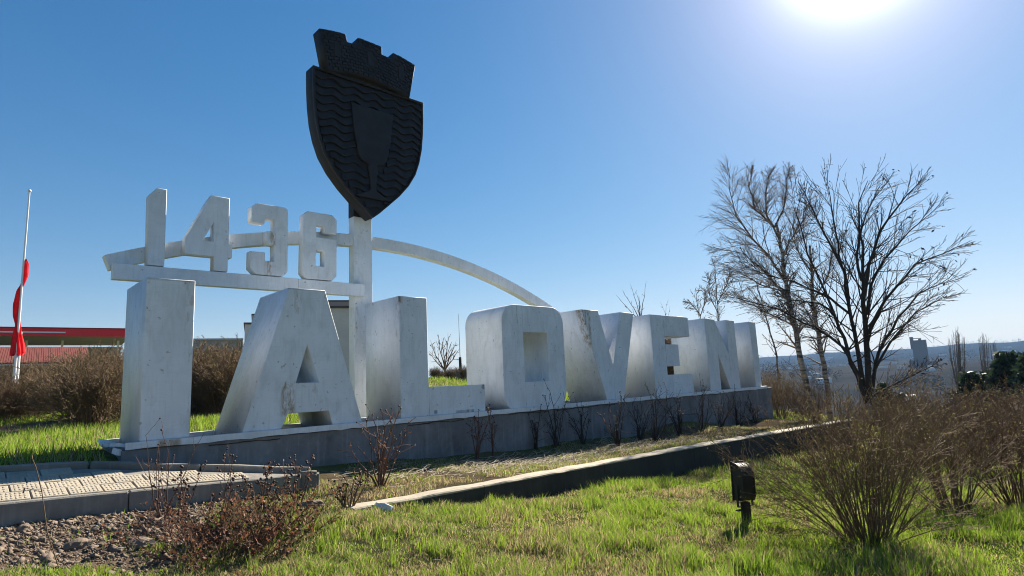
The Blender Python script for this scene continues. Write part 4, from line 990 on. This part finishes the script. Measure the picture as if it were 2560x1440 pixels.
# petrol station canopy and kiosk
M_BROWN = simple('brown_cornice', (.06, .04, .035), .7, .2, 1)
M_RED = simple('red_fascia', (.75, .02, .025), .45, .12, 1, .1); M_REDTILE = simple('red_roof_sheet', (.17, .035, .026), .9, .2, 1.5, .2)
M_GREYW = simple('grey_render', (.30, .29, .28), .85, .15, .8); M_WHITEP = simple('white_metal', (.75, .75, .75), .4, .05, 2, .05); M_CREAM = simple('cream_render', (.56, .52, .47), .85, .12, .5)
M_BROWN = simple('brown_cornice', (.06, .04, .035), .7, .2, 1); M_GLASS = simple('blue_window', (.10, .22, .38), .15, .1, 1, .02, .01, 0, .6)
rc = 44; t = empty('petrol_canopy', (0, 0, 0), 'flat canopy with a long red fascia and white stripe left of the letters', 'canopy')
b = MB(); m, Lc = far_box(b, -60, 330, rc, zpx(150, 841, rc), zpx(150, 819, rc), .22); b.build('fascia', M_RED, t)
b = MB(); far_box(b, -58, 329, rc + .225, zpx(150, 836, rc), zpx(150, 822, rc), 8.6); b.build('roof_slab', M_GREYW, t)
for px in range(-40, 330, 46):
    b = MB(); far_box(b, px, px + .8, rc - .012, zpx(150, 841, rc), zpx(150, 822.5, rc), .02); b.build('panel_joint', M_BROWN, t)
b = MB(); far_box(b, -60, 297, rc - .03, zpx(150, 833, rc), zpx(150, 830, rc), .05); b.build('stripe', M_WHITEP, t)
b = MB(); far_box(b, -62, 332, rc - .05, zpx(150, 822, rc), zpx(150, 819.5, rc), .3); b.build('top_trim', simple('dark_red_trim', (.25, .008, .01), .5, .1, 1), t)
for px in (60, 150, 290):
    b = MB(); far_box(b, px, px + 6, rc + 3, 0, zpx(150, 841, rc), .3); b.build('column', M_WHITEP, t)
b = MB(); far_box(b, -60, 300, rc + 8.5, .5, zpx(150, 841, rc) - .02, 1.0); b.build('back_wall', M_GREYW, t)
rk = 33; t = empty('kiosk', (0, 0, 0), 'low kiosk with a ribbed red sheet roof behind the hedge', 'kiosk')
a = at_range(-60, 900, rk); c = at_range(228, 900, rk); z0, z1 = zpx(80, 906, rk), zpx(80, 866, rk + 3)
u = (c - a); u.z = 0; L = u.length; u.normalize(); nrm = Vector((-u.y, u.x, 0)); nrm = nrm if nrm.dot(Vector((a.x, a.y, 0))) > 0 else -nrm
rb = MB()
n = 46
for i in range(n):
    s0, s1 = L * i / n, L * (i + .8) / n; q = Vector((a.x, a.y, 0))
    cs = [q + u * s0, q + u * s1, q + u * s1 + nrm * 3.2, q + u * s0 + nrm * 3.2]
    zs_ = [z0, z0, z1, z1]; o_ = [rb.bm.verts.new((p.x, p.y, zq)) for p, zq in zip(cs, zs_)]; b_ = [rb.bm.verts.new((p.x, p.y, zq - .06)) for p, zq in zip(cs, zs_)]
    rb.bm.faces.new(o_); rb.bm.faces.new(b_[::-1])
    for k in range(4): rb.bm.faces.new((o_[k], b_[k], b_[(k + 1) % 4], o_[(k + 1) % 4]))
rb2 = MB(); q = Vector((a.x, a.y, 0)); cs = [q, q + u * L, q + u * L + nrm * 3.2, q + nrm * 3.2]; vv = [rb2.bm.verts.new((p.x, p.y, zq - .05)) for p, zq in zip(cs, [z0, z0, z1, z1])]; rb2.bm.faces.new(vv); rb2.build('roof_deck', M_REDTILE, t)
o = rb.build('roof_ribs', M_REDTILE, t); o['kind'] = 'stuff'
b = MB(); m4 = Matrix(((u.x, nrm.x, 0, a.x), (u.y, nrm.y, 0, a.y), (0, 0, 1, 0), (0, 0, 0, 1))); b.box(.2, L - .2, .3, 6, .5, z0 - .02, m4); b.build('walls', M_GREYW, t)
b = MB(); b.box(0, L, -.03, .05, z0 - .12, z0 - .07, m4); b.build('gutter', M_WHITEP, t)
# street lamp pole
base = on_ground(42, 27); topz = zpx(50, 830, 27); b = MB().tube((0, 0, 0), (0, 0, topz - base.z), .055, .045, 8); o = b.build('lamp_pole', M_WHITEP, None, base); tag(o, 'short pale pole beside the red flag', 'pole')
# round dark tank top behind the canopy edge
# flagpole with limp red flag
rf = 22.5; base = on_ground(35, rf); zt = zpx(78, 480, rf); t = empty('flagpole', base, 'tall thin white flagpole at the left edge', 'flagpole')
b = MB().tube((0, 0, -.1), (0, 0, (zt - base.z) * .5), .042, .036, 10).tube((0, 0, (zt - base.z) * .5), (0, 0, zt - base.z), .032, .022, 10); b.build('pole', M_WHITEP, t)
b = MB().ball((0, 0, zt - base.z + .03), .05, 2); b.build('finial', M_WHITEP, t, smooth=True)
def flag():
    RR = (ray(60, 900)); side = Vector((RR.y, -RR.x, 0)).normalized()   # to the right in view
    prof = [(648, .02, 1), (660, .055, 4), (690, .065, 4), (712, .03, 1), (725, .05, -3), (760, .095, -5), (790, .08, -4), (812, .05, -1), (830, .10, -1), (855, .17, 0), (880, .22, 1), (888, .19, 1)]
    V = []; F = []; n = 26
    zs = np.linspace(648, 888, 40); ws = np.interp(zs, [p[0] for p in prof], [p[1] for p in prof]); os_ = np.interp(zs, [p[0] for p in prof], [p[2] for p in prof])
    for zi, (py, w_, off) in enumerate(zip(zs, ws, os_)):
        z = zpx(60, py, rf) - base.z; cx = off * rf / FPX
        for k in range(n):
            a = 6.283 * k / n; rr = .70 * w_ * (.72 + .28 * math.cos(a * 5 + zi * .18) + .1 * math.sin(a * 9 - zi * .3)) + .03
            dx = math.cos(a) * rr; dy = math.sin(a) * rr * .38
            p = side * (cx + dx) + Vector((side.y, -side.x, 0)) * dy; V.append((p.x, p.y, z + .02 * math.cos(a * 3)))
    for i in range(len(zs) - 1):
        for k in range(n): F.append((i * n + k, i * n + (k + 1) % n, (i + 1) * n + (k + 1) % n, (i + 1) * n + k))
    me = bpy.data.meshes.new('flag'); me.from_pydata(V, [], F + [tuple(range(n)), tuple((len(zs) - 1) * n + k for k in range(n))[::-1]]); me.update()
    me.polygons.foreach_set('use_smooth', np.ones(len(me.polygons), bool)); return me
tag(link('flag', flag(), leafy('red_flag_cloth', False, (.80, .03, .04), .5, .7), None, base), 'limp bright red flag hanging twisted round the flagpole', 'flag')

# apartment building behind the letter A
rbd = 78; t = empty('town_building', (0, 0, 0), 'beige building with brown roof bands behind the letter A', 'building')
zt_ = zpx(850, 752, rbd)
b = MB(); far_box(b, 655, 925, rbd, 0, zpx(850, 771, rbd), 14); b.build('wall', M_CREAM, t)
b = MB(); far_box(b, 652, 928, rbd - .3, zpx(850, 771, rbd) + .002, zpx(850, 766, rbd), 14.6); b.build('lower_band', M_BROWN, t)
b = MB(); far_box(b, 652, 928, rbd - .35, zpx(850, 766, rbd) + .002, zpx(850, 755.5, rbd), 14.7); b.build('parapet', simple('mauve_parapet', (.26, .21, .20), .8, .1, .5), t)
b = MB(); far_box(b, 651, 929, rbd - .4, zpx(850, 755.5, rbd) + .002, zt_, 14.8); b.build('roof_edge', M_BROWN, t)
b = MB(); far_box(b, 822, 857, rbd + 3, zt_, zpx(840, 743, rbd), 3); b.build('roof_box', M_CREAM, t)
for px, y0, y1 in ((832, 796, 774), (700, 796, 774), (740, 796, 774), (780, 796, 774), (838, 840, 815), (700, 840, 815), (780, 840, 815)):
    b = MB(); far_box(b, px, px + 10, rbd - .06, zpx(850, y0, rbd), zpx(850, y1, rbd), .2); f = b.build('window', M_WHITEP, t)
    b = MB(); far_box(b, px + 1, px + 4.6, rbd - .1, zpx(850, y0 - 1, rbd), zpx(850, y1 + 1, rbd), .1); far_box(b, px + 5.4, px + 9, rbd - .1, zpx(850, y0 - 1, rbd), zpx(850, y1 + 1, rbd), .1); b.build('pane', M_GLASS, f)
b = MB(); far_box(b, 610, 655, rbd - 4, 0, zpx(620, 811, rbd - 4), 12); b.build('side_wing', M_CREAM, t)
b = MB(); far_box(b, 607, 656, rbd - 4.2, zpx(620, 811, rbd - 4) + .002, zpx(620, 806.5, rbd - 4), 12.3); b.build('wing_roof', M_BROWN, t)
b = MB(); far_box(b, 628, 655, rbd - 2, 0, zpx(640, 788, rbd - 2), 10); b.build('stair_step', M_CREAM, t)
b = MB(); far_box(b, 626, 655, rbd - 2.2, zpx(640, 788, rbd - 2) + .002, zpx(640, 785, rbd - 2), 10.2); b.build('step_roof', M_BROWN, t)
b = MB(); far_box(b, 400, 606, 60, 0, zpx(540, 851, 60), 12); t = empty('warehouse', (0, 0, 0), 'long pale grey warehouse roof line between letters I and A', 'warehouse'); b.build('walls', M_GREYW, t)
b = MB(); far_box(b, 398, 607, 59.8, zpx(540, 851, 60) + .002, zpx(540, 846.5, 60), 12.4); b.build('roof_edge', simple('blue_grey_sheet', (.35, .37, .42), .6, .1, 1), t)
def rebase(name, base):
    o = bpy.data.objects[name]
    for c in o.children: c.location = Vector(c.location) - Vector(base)
    o.location = base
def foot(px, r):
    q = at_range(px, 900, r); return Vector((q.x, q.y, gz(q.x, q.y)))
rebase('grain_silo', foot(2304, 600)); rebase('petrol_canopy', foot(140, 44)); rebase('kiosk', foot(84, 33)); rebase('town_building', foot(780, 78)); rebase('warehouse', foot(505, 60))
# mast in the L-O gap
base = on_ground(1152, 36); zt2 = zpx(1144, 785, 36); t = empty('mast', base, 'thin whip mast with a thick dark lower pole between letters L and O', 'mast')
zm = zpx(1150, 893, 36); b = MB().tube((0, 0, -.1), (0, 0, zm - base.z), .09, .08, 8); b.build('lower_pole', M_TWIG_DARK, t)
b = MB().tube((0, 0, zm - base.z), (-.02, 0, zt2 - base.z), .022, .008, 6); b.build('whip', M_GREYW, t)
# small dark monument-like boxes on the rise
b = MB(); far_box(b, 1140, 1150, 33.5, 1.2, zpx(1145, 928, 33.5), .3); o = b.build('marker_stone', M_STONE); tag(o, 'small dark block on the grassy rise between L and O', 'block')

# ------------------------------------------------------------------ floodlight
fp = at_z(1866, 1288, 0); fx, fy = fp.x * 1.02, fp.y * 1.02; fz = gz(fx, fy)
vd = Vector((fx, fy, 0)).normalized(); ang = math.atan2(vd.x, vd.y)
t = empty('floodlight', (fx, fy, fz), 'black floodlight on a short stake in the right lawn', 'floodlight', None, -ang + .75); t.scale = (.76, .76, .84)
b = MB().box(-.055, .055, -.045, .045, -.1, .30); b.rough(.008, 9, 1); b.build('stake', M_TWIG_DARK, t)
hz = .31
prof = []   # side profile: u depth (front lens at +u away from viewer), z
prof = [(.10, .02), (.10, .50)] + [(.10 - .04 - .165 * math.sin(rad(a)), .50 - .19 + .19 * math.cos(rad(a))) for a in range(0, 91, 10)] + [(-.105, .08), (-.07, .02)]
b = MB().prism([(u_, z_) for u_, z_ in prof], -.115, .115, 'YZ'); bmesh.ops.recalc_face_normals(b.bm, faces=list(b.bm.faces)); b.build('housing', M_BLACK, t, (0, 0, hz), (0, .04, 0))
for sx in (-.118, .104):
    b = MB().prism([(u_ * 1.05 - .002, (z_ - .25) * 1.03 + .25) for u_, z_ in prof], sx, sx + .014, 'YZ'); b.build('side_rib', M_BLACK, t, (0, 0, hz), (0, .04, 0))
b = MB().box(-.135, .135, .10, .118, .0, .525); b.bevel(.004); b.build('lens_frame', M_BLACK, t, (0, 0, hz), (0, .04, 0))
b = MB().box(-.11, .11, .1185, .121, .02, .50); b.build('lens', M_GLASS, t, (0, 0, hz), (0, .04, 0))
b = MB().box(-.145, -.137, -.02, .02, -.06, .22).box(.137, .145, -.02, .02, -.06, .22).box(-.145, .145, -.02, .02, -.068, -.06); b.build('bracket', M_BLACK, t, (0, 0, hz))
b = MB().box(-.17, -.03, -.03, .03, -.115, -.098); b.build('bracket_arm', M_BLACK, t, (0, 0, hz))

# ------------------------------------------------------------------ litter and lumps
R = random.Random(77)
def lump(loc, s, seed, mat, name, flat=.6, rough=.35):
    from mathutils import noise
    b = MB(); b.ball((0, 0, 0), 1, 3)
    for v in b.bm.verts:
        n = noise.noise(v.co * 1.6 + Vector((seed, 0, 0))) * rough + noise.noise(v.co * 4 + Vector((0, seed, 0))) * rough * .4
        v.co = v.co * (1 + n); v.co = Vector((v.co.x * s[0], v.co.y * s[1], v.co.z * s[2]))
    return b.build(name, mat, None, loc, (0, 0, seed), smooth=False)
pl = strip_pt(955, 1282)
o = lump(pl + Vector((0, 0, .04)), (.05, .17, .05), 3.3, simple('white_plastic', (.62, .64, .66), .35, .15, 10), 'plastic_bag', 1, .55); tag(o, 'crumpled white plastic bag at the start of the low wall', 'litter')
for k, (px, py, s, lab) in enumerate([(255, 1330, (.09, .06, .05), 'pale lump of broken mortar on the bare soil'), (300, 1345, (.05, .04, .05), 'small upright stone right of the mortar lump'), (195, 1375, (.12, .07, .06), 'flat brown clod below the mortar lump'),
                                      (350, 1365, (.15, .10, .05), 'broad smooth slab of earth right of the mortar lump'), (60, 1330, (.06, .05, .05), 'rounded clod at the left below the kerb'), (780, 1268, (.16, .10, .06), 'pale broken slab beside the paving tip')]):
    q = strip_pt(px, py); o = lump(q + Vector((0, 0, .02)), s, k * 1.7, M_STONE, 'stone'); tag(o, lab, 'stone')
# clods: uncountable
def scatter_clods():
    V = []; F = []; ico = bmesh.new(); ico.free(); iv = np.array([[1, .2, .3], [-1, .1, -.2], [.2, 1, -.1], [-.1, -1, .2], [.3, .1, .8], [-.3, -.2, -.8], [.7, .7, .4]]); if_ = np.array([[0, 6, 4], [6, 2, 4], [2, 1, 4], [1, 3, 4], [3, 0, 4], [0, 2, 6], [2, 0, 5], [1, 2, 5], [3, 1, 5], [0, 3, 5]])
    n = 34000; xs = nrs.uniform(-1.2, 3.2, n); ys = nrs.uniform(5.8, 8.36, n)
    keep = soil_zone(xs, ys) * (.35 + fbm(xs * 2.2, ys * 2.2, 77)) > nrs.uniform(.1, 1.1, n); xs, ys = xs[keep], ys[keep]; n = len(xs); zs = ground_h(xs, ys)
    s = nrs.gamma(1.1, .0058, n) + .002; big_ = nrs.uniform(0, 1, n) < .012; s = np.where(big_, nrs.uniform(.022, .05, n), s); off = 0
    a = nrs.uniform(0, 6.28, n)
    VV = iv[None] * (1 + nrs.uniform(-.5, .45, (n, len(iv), 1))) * (s[:, None, None] * nrs.uniform(.55, 1.5, (n, 1, 3)))
    ca, sa = np.cos(a)[:, None], np.sin(a)[:, None]; VV = np.stack([VV[..., 0] * ca - VV[..., 1] * sa, VV[..., 0] * sa + VV[..., 1] * ca, VV[..., 2]], -1)
    VV = VV + np.stack([xs, ys, zs + s * .3], -1)[:, None]
    FF = if_[None] + (np.arange(n) * len(iv))[:, None, None]
    o = link('rubble', np_mesh('rubble', VV.reshape(-1, 3), FF.reshape(-1, 3), 3), M_STONE); tag(o, 'crumbled soil clods and rubble below the kerb', 'rubble', None, 'stuff')
scatter_clods()
# dry stalks on the strip
S = Segs()
for k in range(1500):
    x = R.gauss(9.6, 3.0); y = R.gauss(8.6, .7)
    if not (4.4 < x < 19 and 6.75 < y < 9.95): continue
    z = gz(x, y); a = R.gauss(0.3, .5); L = R.uniform(.08, .38); p = Vector((x, y, z + R.uniform(.01, .07))); d = Vector((math.cos(a), math.sin(a), R.gauss(.03, .1))) * L
    q = p + d * .5 + rv(R, .012); S.add(p, q, .004, .004); S.add(q, p + d, .004, .002)
o = link('dry_stalks', S.mesh('dry_stalks', 3), M_STRAW); tag(o, 'heap of pale dry stalks lying along the plinth', 'stalks', None, 'stuff')

# ------------------------------------------------------------------ grass
def blades(name, xs, ys, h, wd, tint, bend=.5, seed=1, zoff=0.0, two=True, label=None):
    rs = np.random.RandomState(seed); n = len(xs); zs = ground_h(xs, ys) - .012 + zoff
    a = rs.uniform(0, 6.283, n); b_ = rs.uniform(.1, 1, n) * bend * h; ba = rs.uniform(0, 6.283, n)
    P = np.stack([xs, ys, zs], -1); u = np.stack([np.cos(a), np.sin(a), a * 0], -1) * wd[:, None]
    bd_ = np.stack([np.cos(ba), np.sin(ba), ba * 0], -1); up = np.array([[0, 0, 1.]])
    if two:
        m = P + up * (h * .55)[:, None] + bd_ * (b_ * .3)[:, None]; t_ = P + up * (h * .92)[:, None] + bd_ * b_[:, None]
        V = np.stack([P - u, P + u, m + u * .8, m - u * .8, t_ + u * .12, t_ - u * .12], 1).reshape(-1, 3)
        i = np.arange(n)[:, None] * 6
        F = np.concatenate([np.concatenate([i, i + 1, i + 2, i + 3], 1), np.concatenate([i + 3, i + 2, i + 4, i + 5], 1)])
        me = np_mesh(name, V, F, 4, False, np.repeat(tint, 6, 0))
    else:
        t_ = P + up * h[:, None] + bd_ * b_[:, None]; V = np.stack([P - u, P + u, t_], 1).reshape(-1, 3)
        me = np_mesh(name, V, np.arange(3 * n).reshape(-1, 3), 3, False, np.repeat(tint, 3, 0))
    o = link(name, me, M_GRASS); return tag(o, label, 'grass', None, 'stuff')
def sector(n, r0, r1, a0=-1, a1=88, p=1.0):
    r = (nrs.uniform(r0 ** (2 - p), r1 ** (2 - p), n)) ** (1 / (2 - p)); a = np.radians(nrs.uniform(a0, a1, n)); return r * np.sin(a), r * np.cos(a)
def inside_any(x, y):
    pl = (x > 1.8) & (x < 23) & (y > 10.05) & (y < 11.52)
    wl = (x > 3.6) & (x < 20.7) & (y > 6.64) & (y < 6.94)
    pvg = (x < 3.95) & (y > 8.34) & (y < far_edge_y(x) + .12)
    return pl | wl | pvg
GREEN = np.array([.27, .37, .035]); GREEN2 = np.array([.17, .27, .03]); DRY = np.array([.40, .33, .17]); BROWN = np.array([.17, .12, .07])
def tints(x, y, dryness, n, seed):
    rs = np.random.RandomState(seed); f = fbm(x * .8, y * .8, seed)[:, None]; g = GREEN * f + GREEN2 * (1 - f)
    d = (rs.uniform(0, 1, n) < dryness)[:, None]; br = (rs.uniform(0, 1, n) < .35)[:, None]
    c = np.where(d, np.where(br, BROWN, DRY), g) * rs.uniform(.7, 1.25, (n, 1)); return np.concatenate([c, np.ones((n, 1))], 1)
# near lawn
x, y = sector(330000, 3.2, 13.5, -2, 90, .75); k = (y < 6.66 + 1.9 * (x < 3.7)) & ~inside_any(x, y)
k &= ~(soil_zone(x, y) > nrs.uniform(.2, 1.02, len(x))); x, y = x[k], y[k]; n = len(x)
clump = fbm(x * 2.3, y * 2.3, 71); patch = fbm(x * .6, y * .6, 81)
dry = np.clip(1.25 - 1.9 * patch - .3 * (clump - .5), .10, .85)
h = (.035 + .13 * sstep(.4, .75, clump) * (1 - .6 * dry)) * nrs.uniform(.5, 1.3, n); h = h * (1 + .5 * sstep(7, 4.5, np.hypot(x, y)))
blades('lawn_grass', x, y, h, nrs.uniform(.0018, .0042, n) * (1 + np.hypot(x, y) * .05), tints(x, y, dry, n, 91), .7, 1, label='fresh green and dry grass of the front lawn')
x, y = sector(120000, 3.3, 12.5, -2, 90, .8); k = (y < 6.6) & ~inside_any(x, y) & (fbm(x * .9, y * .9, 101) + .25 * (fbm(x * 4, y * 4, 102) - .5) > .55); x, y = x[k], y[k]; n = len(x)
blades('dead_thatch', x, y, nrs.uniform(.015, .07, n), nrs.uniform(.002, .004, n) * (1 + np.hypot(x, y) * .04), tints(x, y, np.full(n, .97), n, 96) * np.array([[.85, .78, .75, 1]]), 2.2, 6, label='dry flattened dead grass among the green blades')
# upper strip between wall and plinth
x = nrs.uniform(3.7, 23, 90000); y = nrs.uniform(6.95, 10.03, 90000); k = (fbm(x * 1.3, y * 1.3, 61) > .4 + .1 * (y > 9.3)) & (nrs.uniform(0, 1, len(x)) < 1.1 - x / 30); x, y = x[k], y[k]; n = len(x)
h = nrs.uniform(.02, .10, n) * (.4 + fbm(x * 2, y * 2, 62)); blades('strip_grass', x, y, h, nrs.uniform(.003, .006, n), tints(x, y, np.clip(1.25 - .9 * fbm(x * .8, y * .8, 63), .35, .95), n, 92), .9, 2, label='sparse grass between the low wall and the plinth')
# behind the monument, left and through the gaps
x, y = sector(150000, 10, 42, -3, 62, 1.2); k = ((y > 11.55) | (x < 1.7)) & ~inside_any(x, y) & (y > 8.3) & (bank_zone(x, y) < nrs.uniform(.1, 1.02, len(x))); x, y = x[k], y[k]; n = len(x); r = np.hypot(x, y)
patch = fbm(x * .5, y * .5, 83); h = nrs.uniform(.06, .17, n) * (.5 + patch) * (1 + r * .015); blades('meadow_grass', x, y, h, .004 + r * .0005, tints(x, y, np.clip(.9 - 1.4 * patch, .08, .6), n, 93), .6, 3, two=False, label='bright grass behind the monument')
# right slope
x, y = sector(90000, 12.5, 45, 55, 92, 1.2); k = (y < 6.6) | (x > 23.2); x, y = x[k], y[k]; n = len(x); r = np.hypot(x, y); patch = fbm(x * .5, y * .5, 84)
blades('slope_grass', x, y, nrs.uniform(.05, .2, n) * (.5 + patch), .004 + r * .0005, tints(x, y, np.clip(1.0 - 1.1 * patch, .2, .8), n, 94), .7, 4, two=False, label='rough grass on the slope right of the monument')
# taller tussocks
cx, cy = sector(420, 3.6, 12.5, 20, 88, .9); k = (cy < 6.3); cx, cy = cx[k], cy[k]; m = len(cx); per = 26
x = np.repeat(cx, per) + nrs.normal(0, .035, m * per); y = np.repeat(cy, per) + nrs.normal(0, .035, m * per); n = len(x)
blades('grass_tussocks', x, y, nrs.uniform(.10, .24, n), nrs.uniform(.002, .004, n), tints(x, y, np.full(n, .12), n, 95), .55, 5, label='taller tufts of bright grass in the lawn')

# ------------------------------------------------------------------ haze
hz_m = bpy.data.materials.new('haze_air'); hz_m.use_nodes = True; ht = hz_m.node_tree; ht.nodes.clear()
ho = ht.nodes.new('ShaderNodeOutputMaterial'); pvn = ht.nodes.new('ShaderNodeVolumePrincipled'); pvn.inputs['Color'].default_value = (.36, .60, 1, 1); pvn.inputs['Density'].default_value = .00017; pvn.inputs['Anisotropy'].default_value = .0
ht.links.new(pvn.outputs[0], ho.inputs['Volume'])
b = MB().box(-6700, 6700, -6700, 6700, -40, 78); o = b.build('haze', hz_m); tag(o, kind='stuff'); o['label'] = 'thin blue haze over the valley'
